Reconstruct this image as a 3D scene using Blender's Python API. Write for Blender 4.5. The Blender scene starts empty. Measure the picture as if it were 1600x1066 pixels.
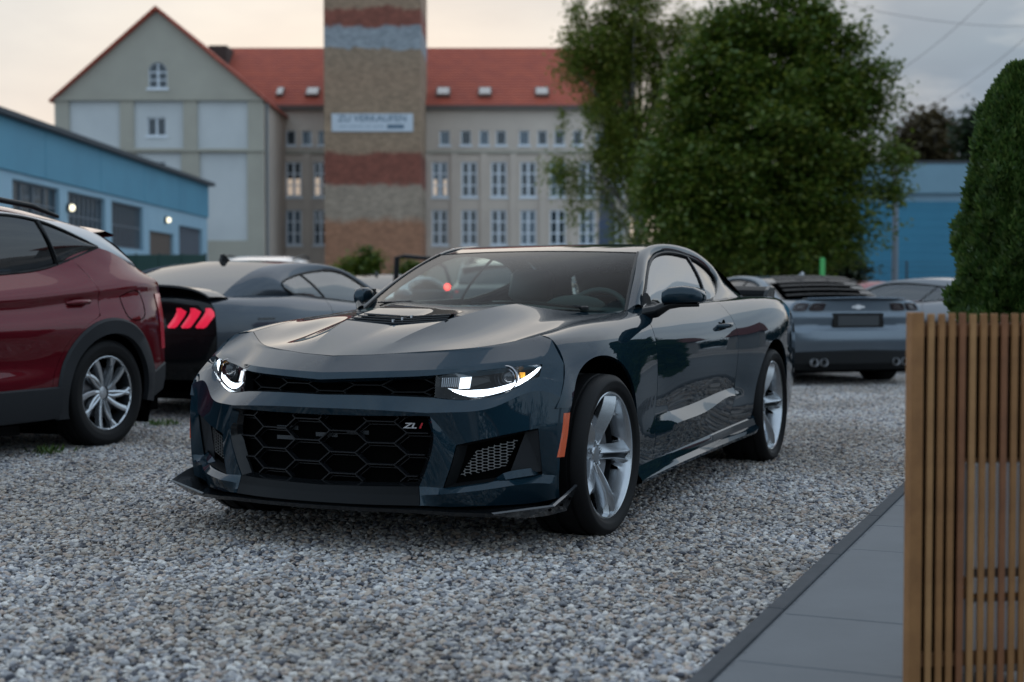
import bpy, bmesh, math, random
import numpy as np
from mathutils import Vector, Matrix, Euler
random.seed(7); RNG = np.random.default_rng(7)
R = math.radians
sc = bpy.context.scene
col = sc.collection

# ------------------------------------------------------------------ camera
cd = bpy.data.cameras.new('camera'); cam = bpy.data.objects.new('camera', cd); col.objects.link(cam)
cam.location = (0, 0, 1.025); cam.rotation_euler = (math.pi / 2 - 0.036, 0, 0)
cd.sensor_width = 36; cd.lens = 50; cd.clip_start = .05; cd.clip_end = 3000
cd.dof.use_dof = True; cd.dof.focus_distance = 6.0; cd.dof.aperture_fstop = 2.35; cd.dof.aperture_blades = 0
sc.camera = cam

# ------------------------------------------------------------------ sky
SUN_AZ, SUN_EL = R(-6), R(5)           # glow low behind the buildings, a little left of the view axis
w = bpy.data.worlds.new('World'); sc.world = w; w.use_nodes = True
nt = w.node_tree; nt.nodes.clear(); N = nt.nodes.new; L = nt.links.new
out = N('ShaderNodeOutputWorld'); bg = N('ShaderNodeBackground'); L(bg.outputs[0], out.inputs[0])
sky = N('ShaderNodeTexSky'); sky.sky_type = 'NISHITA'; sky.sun_disc = False
sky.sun_elevation = SUN_EL; sky.sun_rotation = SUN_AZ; sky.air_density = 1.2; sky.dust_density = 2.5
tc = N('ShaderNodeTexCoord')
def wmath(op, a, b=None, clamp=False):
    n = N('ShaderNodeMath'); n.operation = op; n.use_clamp = clamp
    for i, s in enumerate((a, b)):
        if s is None: continue
        if isinstance(s, (int, float)): n.inputs[i].default_value = s
        else: L(s, n.inputs[i])
    return n.outputs[0]
def wramp(fac, stops):
    n = N('ShaderNodeValToRGB'); r = n.color_ramp
    while len(r.elements) > 1: r.elements.remove(r.elements[-1])
    for i, (p, c) in enumerate(stops):
        e = r.elements[0] if i == 0 else r.elements.new(p)
        e.position = p; e.color = (*c, 1)
    L(fac, n.inputs[0]); return n.outputs[0]
def wmix(fac, a, b, mode='MIX'):
    n = N('ShaderNodeMix'); n.data_type = 'RGBA'; n.blend_type = mode
    if isinstance(fac, (int, float)): n.inputs[0].default_value = fac
    else: L(fac, n.inputs[0])
    for i, s in ((6, a), (7, b)):
        if isinstance(s, tuple): n.inputs[i].default_value = (*s, 1)
        else: L(s, n.inputs[i])
    return n.outputs[2]
sep = N('ShaderNodeSeparateXYZ'); L(tc.outputs['Generated'], sep.inputs[0])
# closeness to the glow direction (horizontal only)
dot = wmath('ADD', wmath('MULTIPLY', sep.outputs[0], math.sin(SUN_AZ)), wmath('MULTIPLY', sep.outputs[1], math.cos(SUN_AZ)))
# cloud deck: soft, drawn out along the horizon
mp = N('ShaderNodeMapping'); mp.inputs['Scale'].default_value = (1.6, 1.6, 5.0); L(tc.outputs['Generated'], mp.inputs[0])
nz = N('ShaderNodeTexNoise'); nz.inputs['Scale'].default_value = 2.2; nz.inputs['Detail'].default_value = 6; nz.inputs['Roughness'].default_value = .55
L(mp.outputs[0], nz.inputs['Vector'])
base = wramp(sep.outputs[2], [(0, (.81, .765, .69)), (.07, (.79, .755, .70)), (.15, (.63, .64, .63)), (.32, (.47, .525, .57)), (.6, (.50, .62, .74)), (1, (.58, .71, .85))])
dark = wramp(sep.outputs[2], [(0, (.25, .34, .43)), (.09, (.13, .22, .32)), (.16, (.21, .285, .365)), (.24, (.38, .415, .46)), (.45, (.50, .58, .66)), (.7, (.54, .66, .79)), (1, (.58, .71, .85))])
open_ = wramp(sep.outputs[2], [(0, (.60, .72, .83)), (.25, (.64, .79, .93)), (.6, (.60, .735, .88)), (1, (.58, .71, .85))])
# a bank of blue grey cloud stands to the right of the glow; elsewhere the overcast is pale
nof = wmath('MULTIPLY', wmath('SUBTRACT', nz.outputs[0], .5), 2.4)
side = wmath('ADD', sep.outputs[0], wmath('MULTIPLY', nof, .30))
sidef = wramp(side, [(0.10, (0, 0, 0)), (.26, (1, 1, 1)), (.37, (1, 1, 1)), (.52, (0, 0, 0))])
away = wramp(wmath('ADD', dot, wmath('MULTIPLY', nof, .12)), [(.72, (1, 1, 1)), (.90, (0, 0, 0))])
cl = wmix(wmath('MULTIPLY', sidef, .95), base, dark)
cl = wmix(away, cl, open_)
soft = wramp(nz.outputs[0], [(.3, (.76, .78, .83)), (.7, (1.10, 1.09, 1.07))])
cl = wmix(1.0, cl, soft, 'MULTIPLY')
skyc = wmix(1.0, sky.outputs[0], (.07, .07, .07), 'MULTIPLY')
final = wmix(.9, skyc, cl)
L(final, bg.inputs[0]); bg.inputs[1].default_value = 1.0

sl = bpy.data.lights.new('sun', 'SUN'); so = bpy.data.objects.new('sun', sl); col.objects.link(so)
sl.energy = .5; sl.angle = R(80); sl.color = (1, .88, .76)
so.rotation_euler = (R(62), 0, R(180) - SUN_AZ)
sc.view_settings.view_transform = 'Standard'; sc.view_settings.look = 'None'
sc.view_settings.gamma = 1; sc.view_settings.use_curve_mapping = False
sc.view_settings.exposure = 0.36
try:
    sc.cycles.max_bounces = 8; sc.cycles.transparent_max_bounces = 16; sc.cycles.caustics_reflective = False; sc.cycles.caustics_refractive = False
except Exception: pass

# ------------------------------------------------------------------ materials
MATS = {}
def mat(name, color=(.5, .5, .5), rough=.5, metal=0, coat=0, spec=.5, emit=None, es=0, alpha=None, noise=None, bump=None, coatr=.03, flake=0, tint=None):
    if name in MATS: return MATS[name]
    m = bpy.data.materials.new(name); m.use_nodes = True; MATS[name] = m
    t = m.node_tree; b = t.nodes['Principled BSDF']
    b.inputs['Base Color'].default_value = (*color, 1); b.inputs['Roughness'].default_value = rough
    b.inputs['Metallic'].default_value = metal; b.inputs['Coat Weight'].default_value = coat; b.inputs['Coat Roughness'].default_value = coatr
    b.inputs['Specular IOR Level'].default_value = spec
    if tint: b.inputs['Specular Tint'].default_value = (*tint, 1); b.inputs['Coat IOR'].default_value = 1.46
    if emit: b.inputs['Emission Color'].default_value = (*emit, 1); b.inputs['Emission Strength'].default_value = es
    co = None
    if noise or bump or flake:
        co = t.nodes.new('ShaderNodeTexCoord')
    if noise:                            # (scale, amount, second colour)
        n = t.nodes.new('ShaderNodeTexNoise'); n.inputs['Scale'].default_value = noise[0]; n.inputs['Detail'].default_value = 6; n.inputs['Roughness'].default_value = .62
        t.links.new(co.outputs['Object'], n.inputs['Vector'])
        r = t.nodes.new('ShaderNodeValToRGB'); r.color_ramp.elements[0].position = .32; r.color_ramp.elements[1].position = .68
        r.color_ramp.elements[0].color = (*color, 1); r.color_ramp.elements[1].color = (*noise[1], 1)
        t.links.new(n.outputs[0], r.inputs[0]); t.links.new(r.outputs[0], b.inputs['Base Color'])
        m['ramp'] = r.name
    if flake:
        v = t.nodes.new('ShaderNodeTexVoronoi'); v.inputs['Scale'].default_value = 900
        t.links.new(co.outputs['Object'], v.inputs['Vector'])
        mx = t.nodes.new('ShaderNodeMix'); mx.data_type = 'RGBA'
        mx.inputs[6].default_value = (*[c * (1 - flake) for c in color], 1); mx.inputs[7].default_value = (*[c * (1 + flake) for c in color], 1)
        t.links.new(v.outputs['Color'], mx.inputs[0]); t.links.new(mx.outputs[2], b.inputs['Base Color'])
    if bump:
        n = t.nodes.new('ShaderNodeTexNoise'); n.inputs['Scale'].default_value = bump[0]; n.inputs['Detail'].default_value = 4
        t.links.new(co.outputs['Object'], n.inputs['Vector'])
        bp = t.nodes.new('ShaderNodeBump'); bp.inputs['Strength'].default_value = bump[1]; bp.inputs['Distance'].default_value = bump[2] if len(bump) > 2 else .01
        t.links.new(n.outputs[0], bp.inputs['Height']); t.links.new(bp.outputs[0], b.inputs['Normal'])
    return m
def glass(name, tint=(.5, .55, .55), rough=0.0, ior=1.5):
    if name in MATS: return MATS[name]
    m = bpy.data.materials.new(name); m.use_nodes = True; MATS[name] = m
    t = m.node_tree; t.nodes.clear()
    o = t.nodes.new('ShaderNodeOutputMaterial'); mx = t.nodes.new('ShaderNodeMixShader')
    tr = t.nodes.new('ShaderNodeBsdfTransparent'); gl = t.nodes.new('ShaderNodeBsdfGlossy'); fr = t.nodes.new('ShaderNodeFresnel')
    tr.inputs[0].default_value = (*tint, 1); gl.inputs['Roughness'].default_value = rough; fr.inputs[0].default_value = ior
    t.links.new(fr.outputs[0], mx.inputs[0]); t.links.new(tr.outputs[0], mx.inputs[1]); t.links.new(gl.outputs[0], mx.inputs[2]); t.links.new(mx.outputs[0], o.inputs[0])
    return m
paint_main = mat('paint_blue_grey', (.0085, .0255, .039), .28, .45, .85, spec=0, tint=(.05, .10, .14), flake=.4, coatr=.01)
paint_silver = mat('paint_dark_silver', (.14, .175, .21), .34, .75, .9, spec=0, tint=(.35, .40, .45), flake=.2)
paint_steel = mat('paint_steel_grey', (.042, .054, .068), .34, .7, .9, spec=0, tint=(.30, .34, .40), flake=.2)
paint_red = mat('paint_deep_red', (.125, .010, .016), .3, .45, 1.0, spec=0, tint=(.35, .08, .10), flake=.3)
paint_white = mat('paint_white', (.62, .63, .64), .35, 0, .8)
paint_black = mat('paint_black', (.008, .008, .009), .25, 0, 1.0)
blk_gloss = mat('gloss_black_trim', (.006, .007, .008), .12, 0, .35, spec=.15)
valance_m = mat('valance_black', (.006, .007, .008), .45, spec=.12)
blk_plastic = mat('black_plastic', (.009, .010, .011), .45, 0, 0, spec=.2, bump=(600, .15, .001))
clad = mat('grey_black_cladding', (.020, .022, .025), .55, 0, 0, spec=.22, bump=(500, .2, .001))
rubber = mat('tyre_rubber', (.005, .005, .0055), .6, 0, 0, spec=.22, bump=(300, .12, .001))
alloy = mat('silver_alloy', (.50, .53, .56), .22, .85, .5)
alloy_dark = mat('dark_alloy', (.05, .055, .06), .35, .7)
disc = mat('brake_steel', (.20, .20, .21), .35, .9)
void = mat('dark_void', (.003, .003, .003), .9, spec=0)
chrome = mat('chrome_strip', (.72, .73, .75), .12, 1)
satin = mat('satin_silver', (.62, .63, .65), .3, .8)
glass_ws = glass('windscreen_glass', (.52, .65, .62), ior=1.15)
glass_clear = glass('clear_side_glass', (.72, .80, .80), ior=2.4)
glass_open = glass('thin_glass', (.88, .92, .92), ior=1.04)
glass_side = glass('tinted_glass', (.20, .24, .25), ior=3.0)
glass_dark = glass('privacy_glass', (.04, .05, .055), ior=1.9)
lens = glass('headlight_lens', (.93, .95, .97), ior=1.4)
drl = mat('daytime_light', (1, 1, 1), .4, emit=(.93, .97, 1), es=5.5)
drl_edge = mat('daytime_light_edge', (.9, .95, 1), .4, emit=(.80, .90, 1), es=.75)
drl_soft = mat('reflector_glow', (.8, .85, .9), .2, .6, emit=(.9, .95, 1), es=1.1)
red_lit = mat('lit_tail_lamp', (.5, .01, .02), .3, 0, .5, emit=(1, .022, .085), es=.42)
red_dim = mat('red_lamp', (.22, .008, .012), .15, 0, 1)
smoke_lamp = mat('smoked_lamp', (.018, .012, .014), .12, 0, 1)
amber = mat('amber_reflector', (.62, .085, .012), .25, 0, 1)
seat_m = mat('seat_leather', (.10, .115, .115), .5, spec=.25)
plate_m = mat('dark_plate', (.03, .035, .04), .4)
wood = mat('larch_slat', (.35, .165, .055), .6, noise=(7, (.20, .088, .028)), bump=(40, .25, .004))
wood2 = mat('brown_board', (.17, .075, .028), .6, noise=(5, (.11, .05, .02)), bump=(40, .25, .004))

# ------------------------------------------------------------------ object helpers
def tag(o, label=None, cat=None, group=None, kind=None):
    if label: o['label'] = label
    if cat: o['category'] = cat
    if group: o['group'] = group
    if kind: o['kind'] = kind
    return o
def empty(name, loc=(0, 0, 0), rz=0, label=None, cat=None, group=None, scale=1):
    o = bpy.data.objects.new(name, None); col.objects.link(o); o.location = loc; o.rotation_euler = (0, 0, rz)
    o.scale = (scale,) * 3; o.empty_display_size = .2
    return tag(o, label, cat, group)
def link(name, me, parent=None):
    o = bpy.data.objects.new(name, me); col.objects.link(o)
    if parent is not None: o.parent = parent
    return o
def copy_tree(o, parent=None, swap=None):
    c = o.copy(); col.objects.link(c); c.parent = parent
    for ch in list(o.children): copy_tree(ch, c)
    return c
class MB:
    """collects verts and faces for ONE mesh"""
    def __init__(s): s.v = []; s.f = []; s.n = 0; s.mi = []; s.cur = 0
    def add(s, v, f):
        s.v.extend([tuple(p) for p in v]); s.f.extend([tuple(i + s.n for i in q) for q in f]); s.mi.extend([s.cur] * len(f)); s.n = len(s.v); return s
    def box(s, a, b):
        x0, y0, z0 = a; x1, y1, z1 = b
        return s.add([(x0, y0, z0), (x1, y0, z0), (x1, y1, z0), (x0, y1, z0), (x0, y0, z1), (x1, y0, z1), (x1, y1, z1), (x0, y1, z1)],
                     [(0, 3, 2, 1), (4, 5, 6, 7), (0, 1, 5, 4), (1, 2, 6, 5), (2, 3, 7, 6), (3, 0, 4, 7)])
    def obox(s, M, a, b):
        k = MB().box(a, b); return s.add([M @ Vector(p) for p in k.v], k.f)
    def prism(s, poly, d0, d1, axis=1):     # poly in the two other axes
        n = len(poly); v = []
        for d in (d0, d1):
            for p in poly:
                q = list(p); q.insert(axis, d); v.append(tuple(q))
        f = [tuple(range(n)), tuple(reversed(range(n, 2 * n)))] + [(i, i + n, (i + 1) % n + n, (i + 1) % n) for i in range(n)]
        return s.add(v, f)
    def tube(s, pts, r, seg=8, closed=False, cap=True):
        pts = [Vector(p) for p in pts]; n = len(pts); rs = r if hasattr(r, '__len__') else [r] * n
        rings = []; up = None
        for i, p in enumerate(pts):
            a = pts[(i - 1) % n] if (closed or i > 0) else p; b = pts[(i + 1) % n] if (closed or i < n - 1) else p
            t = (b - a).normalized() if (b - a).length > 1e-9 else Vector((0, 0, 1))
            if up is None: up = t.orthogonal().normalized()
            up = (up - t * up.dot(t)); up = up.normalized() if up.length > 1e-6 else t.orthogonal().normalized()
            q = t.cross(up)
            rings.append([p + (up * math.cos(2 * math.pi * k / seg) + q * math.sin(2 * math.pi * k / seg)) * rs[i] for k in range(seg)])
        v = [x for rg in rings for x in rg]; f = []
        for i in range(n if closed else n - 1):
            j = (i + 1) % n
            for k in range(seg):
                l = (k + 1) % seg; f.append((i * seg + k, i * seg + l, j * seg + l, j * seg + k))
        if cap and not closed: f += [tuple(reversed(range(seg))), tuple(range((n - 1) * seg, n * seg))]
        return s.add(v, f)
    def lathe(s, prof, seg=48, axis='x', c=(0, 0, 0), closed=False):    # prof: (along axis, radius)
        v = []; f = []; m = len(prof)
        for k in range(seg):
            a = 2 * math.pi * k / seg; ca, sa = math.cos(a), math.sin(a)
            for (h, r) in prof:
                p = (h, r * ca, r * sa) if axis == 'x' else ((r * ca, h, r * sa) if axis == 'y' else (r * ca, r * sa, h))
                v.append((p[0] + c[0], p[1] + c[1], p[2] + c[2]))
        for k in range(seg):
            l = (k + 1) % seg
            for i in range(m if closed else m - 1):
                j = (i + 1) % m
                f.append((k * m + i, k * m + j, l * m + j, l * m + i))
        return s.add(v, f)
    def grid(s, D, mask=None):
        a, b = D.shape[:2]; f = []
        for i in range(a - 1):
            for j in range(b - 1):
                if mask is None or mask[i, j]: f.append((i * b + j, i * b + j + 1, (i + 1) * b + j + 1, (i + 1) * b + j))
        return s.add(D.reshape(-1, 3), f)
    def mesh(s, name, mats, smooth=None, weld=0, fix=False, bevel=0):
        me = bpy.data.meshes.new(name); me.from_pydata(s.v, [], s.f)
        if not isinstance(mats, (list, tuple)): mats = [mats]
        for m in mats: me.materials.append(m)
        if len(mats) > 1: me.polygons.foreach_set('material_index', s.mi)
        if weld or fix or bevel:
            bm = bmesh.new(); bm.from_mesh(me)
            if weld: bmesh.ops.remove_doubles(bm, verts=bm.verts, dist=weld)
            if fix: bmesh.ops.recalc_face_normals(bm, faces=bm.faces)
            if bevel: bmesh.ops.bevel(bm, geom=list(bm.edges), offset=bevel, segments=1, affect='EDGES', profile=.5)
            bm.to_mesh(me); bm.free()
        if smooth is not None:
            me.polygons.foreach_set('use_smooth', [True] * len(me.polygons))
            if smooth < 170: me.set_sharp_from_angle(angle=R(smooth))
        me.update(); return me
    def build(s, name, mats, parent=None, smooth=None, **k):
        return link(name, s.mesh(name, mats, smooth, **k), parent)

# ------------------------------------------------------------------ smooth curves and panels
def nat(x, Y):
    """natural cubic spline through Y (n, ...) at knots x; returns a function"""
    x = np.asarray(x, float); Y = np.asarray(Y, float); n = len(x)
    if n == 2:
        return lambda q: Y[0] + (Y[1] - Y[0]) * ((np.asarray(q, float) - x[0]) / (x[1] - x[0])).reshape((-1,) + (1,) * (Y.ndim - 1))
    h = np.diff(x); A = np.eye(n); B = np.zeros_like(Y)
    for i in range(1, n - 1):
        A[i, i - 1] = h[i - 1]; A[i, i] = 2 * (h[i - 1] + h[i]); A[i, i + 1] = h[i]
        B[i] = 6 * ((Y[i + 1] - Y[i]) / h[i] - (Y[i] - Y[i - 1]) / h[i - 1])
    M = np.linalg.solve(A, B.reshape(n, -1)).reshape(Y.shape)
    def f(q):
        q = np.atleast_1d(np.asarray(q, float)); i = np.clip(np.searchsorted(x, q) - 1, 0, n - 2)
        sh = (-1,) + (1,) * (Y.ndim - 1)
        hh = h[i].reshape(sh); a = (x[i + 1] - q).reshape(sh); b = (q - x[i]).reshape(sh)
        return (M[i] * a ** 3 + M[i + 1] * b ** 3) / (6 * hh) + (Y[i] / hh - M[i] * hh / 6) * a + (Y[i + 1] / hh - M[i + 1] * hh / 6) * b
    return f
def chord(P):
    d = np.linalg.norm(np.diff(P, axis=0), axis=-1) ** .75
    return np.concatenate([[0], np.cumsum(np.maximum(d, 1e-6))])
def spl(P, n, cr=()):
    """samples a spline through P, n per segment, broken (sharp) at the indices cr"""
    P = np.asarray(P, float); cuts = [0] + sorted(c for c in cr if 0 < c < len(P) - 1) + [len(P) - 1]; res = []
    for a, b in zip(cuts, cuts[1:]):
        Q = P[a:b + 1]; t = chord(Q); f = nat(t, Q)
        q = np.concatenate([np.linspace(t[k], t[k + 1], n, endpoint=False) for k in range(len(t) - 1)] + [[t[-1]]])
        v = f(q); res.append(v if not res else v[1:])
    return np.concatenate(res)
def gridsurf(G, n=6, crow=(), ccol=()):
    G = np.asarray(G, float)
    A = np.stack([spl(r, n, ccol) for r in G])
    return np.stack([spl(A[:, j], n, crow) for j in range(A.shape[1])], axis=1)
def curveN(P, k, cr=()):
    """spline through P resampled to k+1 points, evenly along its length"""
    D = spl(P, 16, cr); d = np.concatenate([[0], np.cumsum(np.linalg.norm(np.diff(D, axis=0), axis=1))])
    q = np.linspace(0, d[-1], k + 1); return np.stack([np.interp(q, d, D[:, c]) for c in range(D.shape[1])], axis=1)
def S3(D, side=1):            # (u rearward, v outward, z) -> local x, y, z
    D = np.asarray(D, float); return np.stack([D[..., 1] * side, D[..., 0], D[..., 2]], axis=-1)
def panel(name, grids, m, parent, sides=(1,), flange=.018, gap=.0028, centre=(0, 1.6, .45), sharp=34, masks=None, weld=2e-4, label=None):
    """one body panel: dense grids (u,v,z), welded, edges turned in so that the shut lines are real gaps"""
    mb = MB()
    for i, D in enumerate(grids):
        for s in sides: mb.grid(S3(D, s), None if masks is None else masks[i])
    me = bpy.data.meshes.new(name); me.from_pydata(mb.v, [], mb.f)
    bm = bmesh.new(); bm.from_mesh(me)
    bmesh.ops.delete(bm, geom=[v for v in bm.verts if not v.link_faces], context='VERTS')
    bmesh.ops.remove_doubles(bm, verts=bm.verts, dist=weld)
    bmesh.ops.recalc_face_normals(bm, faces=bm.faces)
    c = Vector(centre); sgn = 0
    for f in bm.faces: sgn += f.normal.dot(f.calc_center_median() - c) * f.calc_area()
    if sgn < 0: bmesh.ops.reverse_faces(bm, faces=bm.faces)
    bm.normal_update()
    if flange:
        be = [e for e in bm.edges if len(e.link_faces) == 1]; bv = {v for e in be for v in e.verts}
        mv = {}
        for v in bv:
            inn = [e.other_vert(v) for e in v.link_edges if e.other_vert(v) not in bv]
            d = Vector((0, 0, 0))
            for o in inn: d += (o.co - v.co)
            mv[v] = (v.co + d.normalized() * min(gap, d.length * .3)) if d.length > 1e-6 else v.co.copy()
        nrm = {v: v.normal.copy() for v in bv}; new = {}
        for v in bv: v.co = mv[v]
        for v in bv: new[v] = bm.verts.new(v.co - nrm[v] * flange)
        for e in be:
            f = e.link_faces[0]; l = [x for x in f.loops if x.edge == e][0]; a, b = l.vert, l.link_loop_next.vert
            try: bm.faces.new((b, a, new[a], new[b]))
            except ValueError: pass
    for f in bm.faces: f.smooth = True
    bm.to_mesh(me); bm.free()
    for x in (m if isinstance(m, (list, tuple)) else [m]): me.materials.append(x)
    me.set_sharp_from_angle(angle=R(sharp)); me.update()
    o = link(name, me, parent)
    if label: o['label'] = label
    return o
class Side:
    """body side as one smooth surface: stations along u, section points 0..k from belt to sill"""
    def __init__(s, us, secs, cr=()):
        s.us = np.array(us, float); s.sec = np.array(secs, float); s.k = s.sec.shape[1]
        s.fu = nat(s.us, s.sec); qs = np.linspace(0, s.k - 1, 401); I = np.eye(s.k)
        cuts = [0] + list(cr) + [s.k - 1]; W = np.zeros((401, s.k))
        for a, b in zip(cuts, cuts[1:]):
            m = (qs >= a - 1e-9) & (qs <= b + 1e-9); f = nat(np.arange(a, b + 1), I[a:b + 1]); W[m] = f(qs[m])
        s.qs, s.W = qs, W
    def ev(s, u, q):
        u = np.ravel(u).astype(float); q = np.clip(np.ravel(q).astype(float), 0, s.k - 1)
        C = s.fu(u); x = q / (s.k - 1) * 400; i = np.clip(x.astype(int), 0, 399); t = (x - i)[:, None]
        Wq = s.W[i] * (1 - t) + s.W[i + 1] * t
        vz = np.einsum('nk,nkc->nc', Wq, C); return np.concatenate([u[:, None], vz], 1)
    def q_at(s, u, z, q0=1.0):
        qs = np.linspace(q0, s.k - 1, 240); zz = s.ev(np.full(240, u), qs)[:, 2]
        return float(np.interp(-z, -zz, qs)) if zz[0] > zz[-1] else q0
    def uz(s, pts): return [(u, s.q_at(u, z)) for u, z in pts]
    def ruled(s, A, B, rows, fn=None):
        """grid between two boundary curves given in (u,q)"""
        t = np.linspace(0, 1, rows + 1)[:, None, None]; UQ = A[None] * (1 - t) + B[None] * t
        return s.ev(UQ[..., 0], UQ[..., 1]).reshape(UQ.shape[0], UQ.shape[1], 3)
# ------------------------------------------------------------------ parked cars: shared builders
def arch_pts(c, r, a0, a1, k):
    """wheel arch in side view, angles in degrees from rearward, counted over the top"""
    a = np.radians(np.linspace(a0, a1, k + 1)); return [(c[0] + r * math.cos(t), c[1] + r * math.sin(t)) for t in a]
def uq_curve(S, segs, ks):
    """joins boundary pieces given as lists of (u,q) into one dense polyline, corners kept"""
    res = []
    for p, k in zip(segs, ks):
        D = curveN(p, k); res.append(D if not res else D[1:])
    return np.concatenate(res)
def build_sides(root, P, paint, S):
    """fender, door(s) and quarter panel, both sides"""
    for s in (1, -1):
        fb, fc = P['farch'], P['rarch']
        # front fender
        if P.get('fender', True):
            outer = uq_curve(S, [P['bseam'](S), [(P['hood0'], 0), ((P['hood0'] + P['dtop']) / 2, 0), (P['dtop'], 0)], P['dseam'](S)], (12, 18, 22))
            a = P['fang']
            inner = np.array([(u, S.q_at(u, z)) for u, z in arch_pts(fb[:2], fb[2], a[0], a[1], 12) + arch_pts(fb[:2], fb[2], a[1], a[2], 18)[1:] + arch_pts(fb[:2], fb[2], a[2], a[3], 22)[1:]])
            panel('fender', [S.ruled(outer, inner, 14)], paint, root, (s,), centre=(0, .5, .4))
        # doors
        seams = [P['dseam'](S)] + [f(S) for f in P.get('dmid', [])] + [P['rseam'](S)]
        for da, db in zip(seams, seams[1:]):
            kc = lambda c: [P['rknee'][0]] if P.get('rknee') and c is seams[-1] else []
            A = curveN(da, 40, kc(da)); B = curveN(db, 40, kc(db)); qs = np.linspace(0, 1, 41)
            qa = lambda C, q: np.interp(q, C[:, 1], C[:, 0])
            qb = max(min(da[-1][1], db[-1][1]), 0)
            G = np.zeros((41, 21, 2))
            for i, t in enumerate(qs):
                ua, ub = qa(A, t * da[-1][1]), qa(B, t * db[-1][1])
                for j, x in enumerate(np.linspace(0, 1, 21)):
                    G[i, j] = (ua + (ub - ua) * x, t * (da[-1][1] * (1 - x) + db[-1][1] * x))
            panel('door', [S.ev(G[..., 0], G[..., 1]).reshape(41, 21, 3)], paint, root, (s,), centre=(0, (da[0][0] + db[0][0]) / 2, .4))
        # quarter panel
        rs = P['rseam'](S); low = rs[-1]
        knee = P.get('rknee', None)
        up = list(reversed(rs)); seam_segs, seam_ks = ([up], (22,)) if knee is None else ([up[:len(rs) - knee[0]], up[len(rs) - knee[0] - 1:]], (14, 8))
        outer = uq_curve(S, [[P['qlow'], ((P['qlow'][0] + low[0]) / 2, (P['qlow'][1] + low[1]) / 2), low]] + seam_segs + [[(rs[0][0], 0), ((rs[0][0] + P['tail'](0)) / 2, 0), (P['tail'](0), 0)],
                             [(P['tail'](q), q) for q in np.linspace(0, P['tailq'], 7)]], (6,) + seam_ks + (20, 18))
        a = list(P['rang'])
        if knee: a.insert(2, knee[1])
        ap = [arch_pts(fc[:2], fc[2], a[i], a[i + 1], k) for i, k in enumerate((6,) + seam_ks + (20, 18))]
        inner = np.array([(u, S.q_at(u, z)) for u, z in sum([x[1:] for x in ap], ap[0][:1])])
        panel('quarter_panel', [S.ruled(outer, inner, 14)], paint, root, (s,), centre=(0, rs[0][0] + .8, .4), flange=P.get('qflange', .018))
        # arch lips and dark wheel housings
        for c, aa in ((fb, P['fang'][0:1] + P['fang'][-1:]), (fc, P['rang'][0:1] + P['rang'][-1:])):
            if c is fb and not P.get('fender', True): continue
            pts = arch_pts(c[:2], c[2], 205, -25, 28); mb = MB(); prof = []
            for u, z in pts:
                v = S.ev(u, S.q_at(u, max(z, .2)))[0][1]
                prof.append([(s * (v - .012), u, z), (s * (v - .10), u, z), (s * .42, c[0] + (u - c[0]) * 1.02, c[1] + (z - c[1]) * 1.02), (s * .42, c[0], c[1])])
            mb.grid(np.array(prof)); mb.build('wheel_housing', void, root, smooth=40)
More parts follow.
